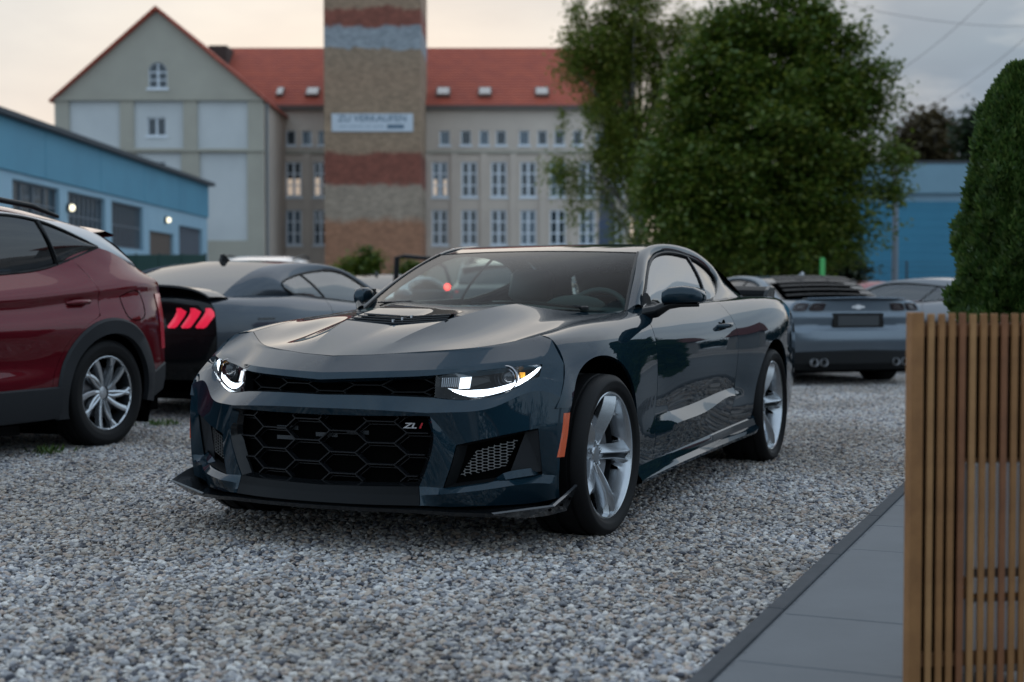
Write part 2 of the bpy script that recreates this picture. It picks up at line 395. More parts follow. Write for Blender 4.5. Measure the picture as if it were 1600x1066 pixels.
def build_greenhouse(root, P, paint, S, gl):
    A = np.array(P['A'], float); B = np.array(P['B'], float); iw, ir, cut = P['iw'], P['ir'], P['cut']
    n = 6
    # strip of pillars and roof rail, blended between glass/roof edge A and side window edge B
    DA, DB = spl(A, n, P.get('acr', ())), spl(B, n, P.get('bcr', ()))
    m = len(DA); t = np.linspace(0, 1, 9)[None, :, None]
    D = DA[:, None] * (1 - t) + DB[:, None] * t
    bul = P.get('bulge', .022)
    D[..., 1] += bul * 4 * (t * (1 - t))[..., 0] * .7; D[..., 2] += bul * 4 * (t * (1 - t))[..., 0]
    k = P['kc'] * n
    # the lower end of the rear pillar lies on the belt of the body side
    for j in range(9):
        u = D[-1, j, 0]; D[-1, j] = S.ev(u, 0)[0]
    for s in (1, -1):
        panel('roof_pillar', [D], paint, root, (s,), centre=(0, 1.9, .6), flange=.03, gap=.001)
    # roof
    C = np.array(P['roofc'], float)
    dc = curveN(C, 24); da = spl(A[iw:ir + 1], 8); da = curveN(A[iw:ir + 1], 24)
    x = np.linspace(0, 1, 13)[None, :, None]; crown = x ** P.get('rpow', 2)
    Z = np.concatenate([dc[:, None, :1] * (1 - x ** 2) + da[:, None, :1] * x ** 2, da[:, None, 1:2] * x, dc[:, None, 2:] * (1 - crown) + da[:, None, 2:] * crown], 2)
    panel('roof', [Z], paint, root, (1, -1), centre=(0, 1.9, .6), gap=.001)
    # windscreen and rear window
    def pane(name, c0, e0, c1, e1, g, bulge):
        x = np.linspace(0, 1, 17)[None, :, None]; y = np.linspace(0, 1, 13)[:, None, None]
        lo = np.array(c0) * (1 - x[0] ** 2) + np.array(e0) * x[0] ** 2; lo[:, 1] = e0[1] * x[0, :, 0]
        hi = np.array(c1) * (1 - x[0] ** 2) + np.array(e1) * x[0] ** 2; hi[:, 1] = e1[1] * x[0, :, 0]
        D = lo[None] * (1 - y) + hi[None] * y
        D[..., 2] += (bulge * 4 * y * (1 - y))[..., 0]
        return panel(name, [D], g, root, (1, -1), flange=0, centre=(0, 1.9, .6)), lo, hi
    _, lo, hi = pane('windscreen', P['ws_c0'], A[0], C[0], A[iw], gl[0], P.get('wsb', .025))
    # dark band round the windscreen edge
    mb = MB()
    for s in (1, -1):
        e = np.array([A[0] * (1 - q) + A[iw] * q + np.array([0, 0, P.get('wsb', .025) * 4 * q * (1 - q) * .9]) for q in np.linspace(0, 1, 12)])
        mb.tube([(p[1] * s, p[0], p[2]) for p in e], .008, 6)
    top = np.concatenate([hi[::-1] * [1, -1, 1], hi[1:]]); mb.tube([(p[1], p[0] - .004, p[2] - .003) for p in top], .005, 6)
    mb.build('windscreen_seal', blk_plastic, root, smooth=60)
    if P.get('rw', True): pane('rear_window', P['rw_c1'], A[P['irb']], C[-1], A[ir], gl[2], P.get('rwb', .03))
    # side windows
    top = curveN(B[P['b0']:P['b1'] + 1], 60, [c - P['b0'] for c in P.get('bcr', ())])
    for s in (1, -1):
        lowu = P['low']                                    # belt line of the glass, front to rear (u,v,z)
        low = curveN(lowu, 60)
        cuts = [0] + P['divide'] + [1]
        for w0, w1 in zip(cuts, cuts[1:]):
            ids = np.linspace(w0[0] if isinstance(w0, tuple) else w0, w1[0] if isinstance(w1, tuple) else w1, 15)
            idl = np.linspace(w0[1] if isinstance(w0, tuple) else w0, w1[1] if isinstance(w1, tuple) else w1, 15)
            T = np.stack([np.interp(ids * 60, np.arange(61), top[:, c]) for c in range(3)], 1)
            Lw = np.stack([np.interp(idl * 60, np.arange(61), low[:, c]) for c in range(3)], 1)
            y = np.linspace(0, 1, 9)[:, None, None]; D = Lw[None] * (1 - y) + T[None] * y
            D[..., 1] += (.02 * 4 * y * (1 - y))[..., 0] - .006
            panel('side_window', [D], (gl[3] if len(gl) > 3 and s < 0 else gl[1]), root, (s,), flange=0, centre=(0, 1.6, .6))
        mb = MB(); ring = np.concatenate([low, top[::-1]])
        mb.tube([(s * (p[1] + .001), p[0], p[2]) for p in ring], P.get('sealr', .009), 6, closed=True)
        mb.build('window_seal', P.get('sealm', blk_plastic), root, smooth=60)
        for w in P['divide']:
            T = np.array([np.interp(w[0] * 60, np.arange(61), top[:, c]) for c in range(3)]); Lw = np.array([np.interp(w[1] * 60, np.arange(61), low[:, c]) for c in range(3)])
            mb = MB(); y = np.linspace(0, 1, 9)[:, None]; D = Lw * (1 - y) + T * y; D[:, 1] += (.02 * 4 * y * (1 - y))[:, 0] - .002
            mb.tube([(s * p[1], p[0], p[2]) for p in D], P.get('divr', .008), 6); mb.build('window_bar', blk_gloss, root, smooth=60)
WHEELS = {}
def tyre_profile(ro, ri, w):
    h = w / 2
    return [(-h * .82, ri), (-h * .96, ri + (ro - ri) * .3), (-h, ri + (ro - ri) * .55), (-h * .93, ro - .016), (-h * .84, ro - .004), (-h * .62, ro), (-h * .60, ro - .007), (-h * .52, ro - .007), (-h * .50, ro),
            (-h * .12, ro + .001), (-h * .10, ro - .007), (h * .10, ro - .007), (h * .12, ro + .001), (h * .50, ro), (h * .52, ro - .007), (h * .60, ro - .007), (h * .62, ro), (h * .84, ro - .004), (h * .93, ro - .016),
            (h * .985, ri + (ro - ri) * .66), (h * 1.0, ri + (ro - ri) * .55), (h * .985, ri + (ro - ri) * .50), (h * .99, ri + (ro - ri) * .3), (h * .93, ri + (ro - ri) * .16), (h * .90, ri + (ro - ri) * .12), (h * .86, ri)]
def five_spoke(ro, w, depth=.035):
    """five broad twisted spokes with a raised edge and a pocket near the lip"""
    mb = MB(); h = w / 2
    mb.lathe([(h * .80, ro * 1.0), (h * .86, ro * 1.0), (h * .875, ro * .985), (h * .86, ro * .965), (h * .78, ro * .95), (h * .70, ro * .935), (h * .25, ro * .90)], 72)
    mb.cur = 1; mb.lathe([(h * .25, ro * .90), (h * .1, ro * .885), (-h * .8, ro * .93)], 60); mb.cur = 0
    mb.lathe([(h * .80 - .052, .0), (h * .80 - .050, .032), (h * .80 - .056, .036), (h * .80 - .060, .066), (h * .80 - .09, .074)], 40)
    xs = h * .80
    for k in range(5):
        a0 = 2 * math.pi * k / 5 + .22
        secs = []
        for t, (r, wl, wr, dx, rg) in enumerate([(.045, .030, .030, -.056, .004), (.080, .040, .034, -.047, .010), (.120, .040, .033, -.036, .016), (.165, .041, .036, -.024, .020), (.205, .046, .043, -.014, .018), (ro * .93, .057, .057, -.006, .010), (ro * .968, .064, .066, -.002, .002)]):
            sh = .10 * (r / ro) ** 1.5 * .12          # slight sweep
            row = []
            for (y, x) in ((-wl * .85, dx - .045), (-wl * .92, dx - .022), (-wl * .10, dx + rg * 1.15), (-wl * .02, dx + rg * 1.15), (wr * .14, dx - rg * .3), (wr * .46, dx - rg * 1.1), (wr * .62, dx + rg * .35), (wr * .72, dx + rg * .35), (wr * .95, dx - .016), (wr * .9, dx - .045)):
                row.append((xs + x, y + sh, r))
            secs.append(row)
        D = np.array(secs); ca, sa = math.cos(a0), math.sin(a0)
        E = D.copy(); E[..., 1] = D[..., 1] * ca - D[..., 2] * sa; E[..., 2] = D[..., 1] * sa + D[..., 2] * ca
        mb.grid(E[:, :5]); mb.grid(E[:, 5:]); mb.grid(E[:2, 4:6]); mb.cur = 1; mb.grid(E[1:, 4:6]); mb.cur = 0
    for k in range(5):       # wheel nuts
        a = 2 * math.pi * (k + .5) / 5 + .22
        mb.lathe([(xs - .062, .010), (xs - .048, .009), (xs - .046, .005), (xs - .050, 0)], 10, c=(0, .048 * math.cos(a), .048 * math.sin(a)))
    return mb
def multi_spoke(ro, w, n=5):
    """forked thin swept spokes with dark gaps"""
    mb = MB(); h = w / 2; xs = h * .80
    mb.lathe([(h * .80, ro), (h * .86, ro), (h * .87, ro * .985), (h * .80, ro * .955)], 64)
    mb.cur = 1; mb.lathe([(h * .80, ro * .955), (h * .2, ro * .9), (-h * .8, ro * .93)], 48); mb.cur = 0
    mb.lathe([(xs - .030, 0), (xs - .028, .030), (xs - .034, .055), (xs - .06, .065)], 32)
    for k in range(n):
        for (da, sw, w0, w1) in ((0, .22, .015, .024), (.36, .46, .012, .020), (.80, -.12, .011, .017)):
            a0 = 2 * math.pi * k / n + da; secs = []
            for i in range(7):
                t = i / 6; r = .045 + (ro * .965 - .045) * t; a = a0 + sw * t; ww = w0 + (w1 - w0) * t; x = xs - .026 + .022 * t
                c, s_ = math.cos(a), math.sin(a)
                secs.append([(x + dx, r * c - q * ww * s_, r * s_ + q * ww * c) for dx, q in ((-.03, -1), (0, -.8), (.004, 0), (0, .8), (-.03, 1))])
            mb.grid(np.array(secs))
    return mb
def make_wheel(root, key, u, v, z, ro, ri, w, side, spin=0.0, steer=0.0):
    if key not in WHEELS:
        t = MB().lathe(tyre_profile(ro, ri, w), 80).mesh('tyre', rubber, 50)
        r = (five_spoke(ri, w) if key.startswith('five') else multi_spoke(ri, w)).mesh('rim', [alloy, alloy_dark] if not key.endswith('dark') else alloy_dark, 30, weld=1e-5, fix=True)
        d = MB().lathe([(w * .12, .06), (w * .14, .09), (w * .14, .165), (w * .10, .168), (w * .06, .165), (w * .06, .09)], 48).mesh('brake_disc', disc, 40)
        b = MB().lathe([(w * .02, 0), (w * .02, ri * .9), (-w * .38, ri * .92)], 40).mesh('wheel_back', void, 40)
        WHEELS[key] = (t, r, d, b)
    t, r, d, b = WHEELS[key]
    we = empty('wheel'); we.parent = root
    we.location = (side * v, u, z); we.rotation_euler = (spin, 0, (0 if side > 0 else math.pi) + steer)
    for n, me in (('tyre', t), ('rim', r), ('brake_disc', d), ('hub_backing', b)):
        link(n, me, we)
    return we
# ------------------------------------------------------------------ ground, paving
def at(px, py, Y):
    """point at depth Y seen at the photograph's pixel (1600 wide)"""
    x, u = (px - 800) / 2222., (533 - py) / 2222.; c, s = math.cos(.036), math.sin(.036)
    t = Y / (c + s * u); return (x * t, Y, 1.025 + (c * u - s) * t)
def stone_colours(t, fac):
    r = t.nodes.new('ShaderNodeValToRGB'); r.color_ramp.interpolation = 'CONSTANT'; e = r.color_ramp.elements
    cs = [(.335, .34, .36), (.56, .555, .555), (.20, .21, .235), (.50, .43, .365), (.41, .415, .43), (.74, .725, .70), (.30, .26, .235), (.47, .385, .335), (.08, .085, .105), (.60, .585, .575), (.345, .355, .385), (.53, .505, .47)]
    e[0].color = (*cs[0], 1)
    for i, c in enumerate(cs[1:]): x = e.new((i + 1) / len(cs)); x.color = (*c, 1)
    e[len(cs)].position = 1.0; e[len(cs)].color = (*cs[0], 1)
    t.links.new(fac, r.inputs[0]); return r.outputs[0]
gm = bpy.data.materials.new('gravel_sheet'); gm.use_nodes = True; t = gm.node_tree; b = t.nodes['Principled BSDF']; b.inputs['Roughness'].default_value = .85
tcn = t.nodes.new('ShaderNodeTexCoord'); vo = t.nodes.new('ShaderNodeTexVoronoi'); vo.inputs['Scale'].default_value = 34; vo.inputs['Randomness'].default_value = 1
t.links.new(tcn.outputs['Object'], vo.inputs['Vector'])
sp_ = t.nodes.new('ShaderNodeSeparateColor'); t.links.new(vo.outputs['Color'], sp_.inputs[0]); cc = stone_colours(t, sp_.outputs[0])
big = t.nodes.new('ShaderNodeTexNoise'); big.inputs['Scale'].default_value = .55; big.inputs['Detail'].default_value = 5; t.links.new(tcn.outputs['Object'], big.inputs['Vector'])
br = t.nodes.new('ShaderNodeValToRGB'); br.color_ramp.elements[0].position = .35; br.color_ramp.elements[0].color = (.55, .50, .45, 1); br.color_ramp.elements[1].position = .65; br.color_ramp.elements[1].color = (1, 1, 1, 1); t.links.new(big.outputs[0], br.inputs[0])
mx = t.nodes.new('ShaderNodeMix'); mx.data_type = 'RGBA'; mx.blend_type = 'MULTIPLY'; mx.inputs[0].default_value = 1; t.links.new(cc, mx.inputs[6]); t.links.new(br.outputs[0], mx.inputs[7]); t.links.new(mx.outputs[2], b.inputs['Base Color'])
bp = t.nodes.new('ShaderNodeBump'); bp.inputs['Strength'].default_value = 1; bp.inputs['Distance'].default_value = .02; bp.invert = True; t.links.new(vo.outputs['Distance'], bp.inputs['Height']); t.links.new(bp.outputs[0], b.inputs['Normal'])
mb = MB(); mb.add([(-400, -60, 0), (400, -60, 0), (400, 900, 0), (-400, 900, 0)], [(0, 1, 2, 3)]); tag(mb.build('ground', gm), kind='structure')
# loose stones where they can be told apart
sm_ = bpy.data.materials.new('stone'); sm_.use_nodes = True; t = sm_.node_tree; b = t.nodes['Principled BSDF']; b.inputs['Roughness'].default_value = .72
oi = t.nodes.new('ShaderNodeObjectInfo'); cc = stone_colours(t, oi.outputs['Random'])
tcn = t.nodes.new('ShaderNodeTexCoord'); nz2 = t.nodes.new('ShaderNodeTexNoise'); nz2.inputs['Scale'].default_value = 1.7; nz2.inputs['Detail'].default_value = 4; t.links.new(tcn.outputs['Object'], nz2.inputs['Vector'])
rr2 = t.nodes.new('ShaderNodeValToRGB'); rr2.color_ramp.elements[0].position = .3; rr2.color_ramp.elements[0].color = (.72, .71, .70, 1); rr2.color_ramp.elements[1].position = .7; rr2.color_ramp.elements[1].color = (1.12, 1.11, 1.1, 1); t.links.new(nz2.outputs[0], rr2.inputs[0])
geo = t.nodes.new('ShaderNodeNewGeometry'); big = t.nodes.new('ShaderNodeTexNoise'); big.inputs['Scale'].default_value = .75; big.inputs['Detail'].default_value = 4; t.links.new(geo.outputs['Position'], big.inputs['Vector'])
br = t.nodes.new('ShaderNodeValToRGB'); br.color_ramp.elements[0].position = .38; br.color_ramp.elements[0].color = (.74, .70, .65, 1); br.color_ramp.elements[1].position = .6; br.color_ramp.elements[1].color = (1, 1, 1, 1); t.links.new(big.outputs[0], br.inputs[0])
m1 = t.nodes.new('ShaderNodeMix'); m1.data_type = 'RGBA'; m1.blend_type = 'MULTIPLY'; m1.inputs[0].default_value = 1; t.links.new(cc, m1.inputs[6]); t.links.new(rr2.outputs[0], m1.inputs[7])
m2 = t.nodes.new('ShaderNodeMix'); m2.data_type = 'RGBA'; m2.blend_type = 'MULTIPLY'; m2.inputs[0].default_value = 1; t.links.new(m1.outputs[2], m2.inputs[6]); t.links.new(br.outputs[0], m2.inputs[7]); t.links.new(m2.outputs[2], b.inputs['Base Color'])
KA = .40; KO = (.495, 3.73)                     # kerb line: direction angle from +Y and a point on it
ka = (math.sin(KA), math.cos(KA)); kb = (math.cos(KA), -math.sin(KA))
def kerb(a, b, z=0): return (KO[0] + ka[0] * a + kb[0] * b, KO[1] + ka[1] * a + kb[1] * b, z)
e0, e1 = kerb(-.62, .004), kerb(14.2, .004)
gme = bpy.data.meshes.new('gravel'); gme.from_pydata([(-1.55, 3.15, .002), (e0[0], e0[1], .002), (e1[0], e1[1], .002), (-6.9, e1[1], .002)], [], [(0, 1, 2, 3)])
gravel = link('gravel', gme); tag(gravel, kind='stuff'); gravel['label'] = 'loose grey and beige gravel covering the car park'
ng = bpy.data.node_groups.new('gravel_scatter', 'GeometryNodeTree')
ng.interface.new_socket('Geometry', in_out='INPUT', socket_type='NodeSocketGeometry'); ng.interface.new_socket('Geometry', in_out='OUTPUT', socket_type='NodeSocketGeometry')
gn = lambda k: ng.nodes.new(k); gl_ = ng.links.new
gi, go = gn('NodeGroupInput'), gn('NodeGroupOutput')
dp = gn('GeometryNodeDistributePointsOnFaces'); dp.inputs['Density'].default_value = 5600; dp.inputs['Seed'].default_value = 3; gl_(gi.outputs[0], dp.inputs['Mesh'])
join = gn('GeometryNodeGeometryToInstance')
for k in range(5):
    ico = gn('GeometryNodeMeshIcoSphere'); ico.inputs['Radius'].default_value = 1; ico.inputs['Subdivisions'].default_value = 2
    pos = gn('GeometryNodeInputPosition'); va = gn('ShaderNodeVectorMath'); va.operation = 'ADD'; va.inputs[1].default_value = (k * 7.3, k * 3.1, 2)
    gl_(pos.outputs[0], va.inputs[0]); ns = gn('ShaderNodeTexNoise'); ns.inputs['Scale'].default_value = .85; ns.inputs['Detail'].default_value = 1.5; gl_(va.outputs[0], ns.inputs['Vector'])
    ma = gn('ShaderNodeMath'); ma.operation = 'MULTIPLY_ADD'; gl_(ns.outputs[0], ma.inputs[0]); ma.inputs[1].default_value = 1.7; ma.inputs[2].default_value = .15
    sc_ = gn('ShaderNodeVectorMath'); sc_.operation = 'SCALE'; gl_(pos.outputs[0], sc_.inputs[0]); gl_(ma.outputs[0], sc_.inputs['Scale'])
    spn = gn('GeometryNodeSetPosition'); gl_(ico.outputs[0], spn.inputs[0]); gl_(sc_.outputs[0], spn.inputs['Position'])
    smt = gn('GeometryNodeSetMaterial'); smt.inputs['Material'].default_value = sm_; gl_(spn.outputs[0], smt.inputs[0])
    shs = gn('GeometryNodeSetShadeSmooth'); shs.inputs['Shade Smooth'].default_value = True; gl_(smt.outputs[0], shs.inputs[0])
    gl_(shs.outputs[0], join.inputs[0])
io = gn('GeometryNodeInstanceOnPoints'); gl_(dp.outputs['Points'], io.inputs['Points']); gl_(join.outputs[0], io.inputs['Instance']); io.inputs['Pick Instance'].default_value = True
def rnd(kind, lo, hi, seed):
    r = gn('FunctionNodeRandomValue'); r.data_type = kind; ii = {'FLOAT': (2, 3, 1), 'FLOAT_VECTOR': (0, 1, 0), 'INT': (4, 5, 2)}[kind]
    r.inputs[ii[0]].default_value = lo; r.inputs[ii[1]].default_value = hi; r.inputs['Seed'].default_value = seed; return r.outputs[ii[2]]
gl_(rnd('INT', 0, 4, 11), io.inputs['Instance Index'])
gl_(rnd('FLOAT_VECTOR', (-.45, -.45, 0), (.45, .45, 6.28), 5), io.inputs['Rotation'])
sv = gn('ShaderNodeVectorMath'); sv.operation = 'SCALE'; gl_(rnd('FLOAT_VECTOR', (.85, .62, .42), (1.25, .95, .72), 8), sv.inputs[0])
pw = gn('ShaderNodeMath'); pw.operation = 'POWER'; gl_(rnd('FLOAT', 0.0, 1.0, 21), pw.inputs[0]); pw.inputs[1].default_value = 2.2
pm = gn('ShaderNodeMath'); pm.operation = 'MULTIPLY_ADD'; gl_(pw.outputs[0], pm.inputs[0]); pm.inputs[1].default_value = .0102; pm.inputs[2].default_value = .0056; gl_(pm.outputs[0], sv.inputs['Scale'])
gl_(sv.outputs[0], io.inputs['Scale'])
# stones lie at slightly different heights
spz = gn('GeometryNodeSetPosition'); off = rnd('FLOAT_VECTOR', (0, 0, -.002), (0, 0, .009), 33); gl_(dp.outputs['Points'], spz.inputs[0]); gl_(off, spz.inputs['Offset']); gl_(spz.outputs[0], io.inputs['Points'])
gl_(io.outputs[0], go.inputs[0])
md = gravel.modifiers.new('scatter', 'NODES'); md.node_group = ng
# paving
slab_m = mat('slate_tile', (.074, .090, .105), .55, spec=.35, noise=(2.2, (.095, .112, .128)), bump=(60, .15, .002))
kerb_m = mat('kerb_stone', (.042, .047, .054), .75, spec=.3, noise=(14, (.058, .064, .072)))
mort = mat('pale_mortar', (.16, .17, .18), .8, noise=(30, (.09, .10, .11)))
pav = bpy.data.objects.new('pavement', None); col.objects.link(pav); tag(pav, kind='structure')
P3 = lambda a, b, z: Vector(kerb(a, b, z))
def kbox(name, a0, a1, b0, b1, z0, z1, m, parent, bev=0):
    mb = MB(); v = [kerb(a, b, z) for z in (z0, z1) for a, b in ((a0, b0), (a1, b0), (a1, b1), (a0, b1))]
    mb.add(v, [(0, 1, 2, 3), (7, 6, 5, 4), (0, 4, 5, 1), (1, 5, 6, 2), (2, 6, 7, 3), (3, 7, 4, 0)]); return mb.build(name, m, parent, fix=True, bevel=bev)
kbox('paving_bed', -2.4, 15, .055, 3.8, -.06, .013, mort, pav)
for i in range(17): kbox('kerb_edging', -2.2 + i, -2.2 + i + .996, 0, .055, -.06, .022, kerb_m, pav, .003)
for i in range(24):
    for j in range(4):
        a, b_ = .14 + .604 * (i - 4), .068 + .904 * j
        if a > 6 and j > 2: continue
        kbox('paving_tile', a + .002, a + .602, b_ + .002, b_ + .902, -.03, .018 + random.uniform(-.0008, .0008), slab_m, pav, .0015)

# ------------------------------------------------------------------ slatted screen with a white cabinet behind
fence = empty('slatted_fence', (.985, 3.50, 0), R(7), 'low screen of upright larch slats standing on the grey tiles', 'fence')
side_dir = (KA + R(7))
wood_v = [wood, mat('larch_slat_red', (.28, .11, .042), .6, noise=(7, (.15, .056, .022)), bump=(40, .25, .004)), mat('larch_slat_light', (.43, .225, .085), .6, noise=(7, (.27, .13, .046)), bump=(40, .25, .004))]
link('corner_post', MB().box((-.002, -.004, .012), (.030, .034, .970)).mesh('corner_post', wood_v[0], bevel=.002), fence)
sl_mes = [MB().box((0, 0, .012), (.0165, .010, .966)).mesh('slat', m, bevel=.0015) for m in wood_v]
for i in range(29):
    o = link('slat', sl_mes[random.choice((0, 0, 1, 2, 0))], fence); o.location = (.0425 + i * .0272, random.uniform(-.001, .001), random.uniform(-.002, .002))
for z in (.925, .10):
    link('rail', MB().box((.03, .0135, z - .016), (.84, .036, z + .016)).mesh('rail', wood2), fence)
for z in (.60, .285, .255): link('rail', MB().box((.06, .06, z - .012), (.84, .08, z + .012)).mesh('rail', wood2), fence)
for xa, xb, za, zb in ((.030, .160, .012, .945), (.345, .84, .012, .945), (.162, .343, .60, .945)): link('back_board', MB().box((xa, .058, za), (xb, .066, zb)).mesh('back_board', mat('dark_back_board', (.006, .005, .004), .9, spec=.1), bevel=.001), fence)  # near black sheets added behind the slats, standing for shade in the gaps
cab = empty('cabinet', (1.236, 3.598, 0), R(7), 'white metal cabinet half hidden behind the larch slats', 'cabinet')
wm = mat('white_lacquer', (.80, .81, .83), .4)
MB().box((-.085, 0, .05), (.085, .17, .585)).build('carcass', mat('cabinet_grey', (.10, .10, .105), .6), cab)
for z0, z1 in ((.318, .585), (.255, .295), (.055, .232)): MB().box((-.082, -.012, z0), (.082, -.001, z1)).build('cabinet_door', wm, cab, bevel=.003)
# ------------------------------------------------------------------ far buildings
render_b = mat('beige_render', (.40, .385, .325), .9, noise=(.35, (.34, .325, .275)))
render_l = mat('pale_render', (.56, .59, .595), .9, noise=(.3, (.48, .51, .52)))
render_w = mat('warm_render', (.60, .525, .45), .9, noise=(.4, (.51, .445, .385)))
tile_m = mat('red_tiles', (.39, .075, .036), .8, noise=(1.2, (.29, .052, .030)))
# courses of tiles as fine relief
t = tile_m.node_tree; wv = t.nodes.new('ShaderNodeTexWave'); wv.inputs['Scale'].default_value = 1.4; wv.bands_direction = 'Z'; c_ = t.nodes.new('ShaderNodeTexCoord'); t.links.new(c_.outputs['Object'], wv.inputs['Vector'])
bp = t.nodes.new('ShaderNodeBump'); bp.inputs['Distance'].default_value = .06; t.links.new(wv.outputs[0], bp.inputs['Height']); t.links.new(bp.outputs[0], t.nodes['Principled BSDF'].inputs['Normal'])
frame_w = mat('white_frame', (.70, .76, .82), .5)
pane_m = mat('window_pane', (.035, .05, .062), .06, 0, .3)
pane_b = mat('window_pane_blue', (.09, .13, .165), .08, 0, .3)
pane_glow = mat('lit_pane', (.6, .5, .4), .5, emit=(1, .78, .60), es=.28)  # a few panes carry a weak warm emission
brickn = bpy.data.materials.new('tower_brick'); brickn.use_nodes = True; MATS['tower_brick'] = brickn
t = brickn.node_tree; b = t.nodes['Principled BSDF']; b.inputs['Roughness'].default_value = .92
c_ = t.nodes.new('ShaderNodeTexCoord'); mpn = t.nodes.new('ShaderNodeMapping'); mpn.inputs['Rotation'].default_value = (math.pi / 2, 0, 0); t.links.new(c_.outputs['Object'], mpn.inputs[0])
sxyz = t.nodes.new('ShaderNodeSeparateXYZ'); t.links.new(c_.outputs['Object'], sxyz.inputs[0])
nzn = t.nodes.new('ShaderNodeTexNoise'); nzn.inputs['Scale'].default_value = .8; nzn.inputs['Detail'].default_value = 7; nzn.inputs['Roughness'].default_value = .7; t.links.new(c_.outputs['Object'], nzn.inputs['Vector'])
ad = t.nodes.new('ShaderNodeMath'); ad.operation = 'MULTIPLY_ADD'; t.links.new(nzn.outputs[0], ad.inputs[0]); ad.inputs[1].default_value = 1.3; t.links.new(sxyz.outputs[2], ad.inputs[2])
mr = t.nodes.new('ShaderNodeMapRange'); mr.inputs['From Min'].default_value = 0.65; mr.inputs['From Max'].default_value = 24.65; t.links.new(ad.outputs[0], mr.inputs[0])
rmp = t.nodes.new('ShaderNodeValToRGB'); rmp.color_ramp.interpolation = 'LINEAR'
def zf(py): return (at(580, py, 87)[2]) / 24.0
tan, ora, redb, worn = (.30, .215, .15), (.34, .18, .112), (.215, .078, .056), (.33, .275, .22)
stops = [(0, ora), (zf(350), ora), (zf(338), worn), (zf(292), worn), (zf(286), redb), (zf(242), redb), (zf(238), tan), (zf(205), (.31, .23, .16)), (zf(120), tan), (zf(76), (.28, .215, .155)), (zf(75), (.27, .31, .345)), (zf(43), (.27, .31, .345)), (zf(42), redb), (zf(14), redb), (zf(10), tan)]
e = rmp.color_ramp.elements; e[0].position = 0; e[0].color = (*ora, 1); e[1].position = 1; e[1].color = (*tan, 1)
for p, c in stops[1:]: x = e.new(min(p, 1)); x.color = (*c, 1)
t.links.new(mr.outputs[0], rmp.inputs[0])
bk = t.nodes.new('ShaderNodeTexBrick'); bk.inputs['Scale'].default_value = 1; bk.inputs['Brick Width'].default_value = .27; bk.inputs['Row Height'].default_value = .085; bk.inputs['Mortar Size'].default_value = .008
bk.inputs['Color1'].default_value = (.75, .74, .72, 1); bk.inputs['Color2'].default_value = (1.2, 1.15, 1.1, 1); bk.inputs['Mortar'].default_value = (1.05, 1.05, 1.05, 1); t.links.new(mpn.outputs[0], bk.inputs['Vector'])
n3 = t.nodes.new('ShaderNodeTexNoise'); n3.inputs['Scale'].default_value = 1.6; n3.inputs['Detail'].default_value = 8; n3.inputs['Roughness'].default_value = .75; t.links.new(c_.outputs['Object'], n3.inputs['Vector'])
r3_ = t.nodes.new('ShaderNodeValToRGB'); r3_.color_ramp.elements[0].position = .3; r3_.color_ramp.elements[0].color = (.7, .7, .7, 1); r3_.color_ramp.elements[1].position = .7; r3_.color_ramp.elements[1].color = (1.2, 1.2, 1.2, 1); t.links.new(n3.outputs[0], r3_.inputs[0])
ma_ = t.nodes.new('ShaderNodeMix'); ma_.data_type = 'RGBA'; ma_.blend_type = 'MULTIPLY'; ma_.inputs[0].default_value = 1; t.links.new(rmp.outputs[0], ma_.inputs[6]); t.links.new(bk.outputs[0], ma_.inputs[7])
mb_ = t.nodes.new('ShaderNodeMix'); mb_.data_type = 'RGBA'; mb_.blend_type = 'MULTIPLY'; mb_.inputs[0].default_value = .8; t.links.new(ma_.outputs[2], mb_.inputs[6]); t.links.new(r3_.outputs[0], mb_.inputs[7]); t.links.new(mb_.outputs[2], b.inputs['Base Color'])

def wall(name, P, a0, a1, b0, b1, holes, depth, m, parent):
    """wall in the plane P(a, b, inward) with real openings and reveals"""
    A = sorted({a0, a1} | {h[0] for h in holes} | {h[1] for h in holes}); B = sorted({b0, b1} | {h[2] for h in holes} | {h[3] for h in holes}); mb = MB()
    for x0, x1 in zip(A, A[1:]):
        for z0, z1 in zip(B, B[1:]):
            cx, cz = (x0 + x1) / 2, (z0 + z1) / 2
            if any(h[0] < cx < h[1] and h[2] < cz < h[3] for h in holes): continue
            mb.add([P(x0, z0, 0), P(x1, z0, 0), P(x1, z1, 0), P(x0, z1, 0)], [(0, 1, 2, 3)])
    for h in holes:
        q = [(h[0], h[2]), (h[1], h[2]), (h[1], h[3]), (h[0], h[3])]
        for i in range(4):
            (x0, z0), (x1, z1) = q[i], q[(i + 1) % 4]; mb.add([P(x0, z0, 0), P(x1, z1, 0), P(x1, z1, depth), P(x0, z0, depth)], [(0, 1, 2, 3)])
    return mb.build(name, m, parent, weld=1e-4)
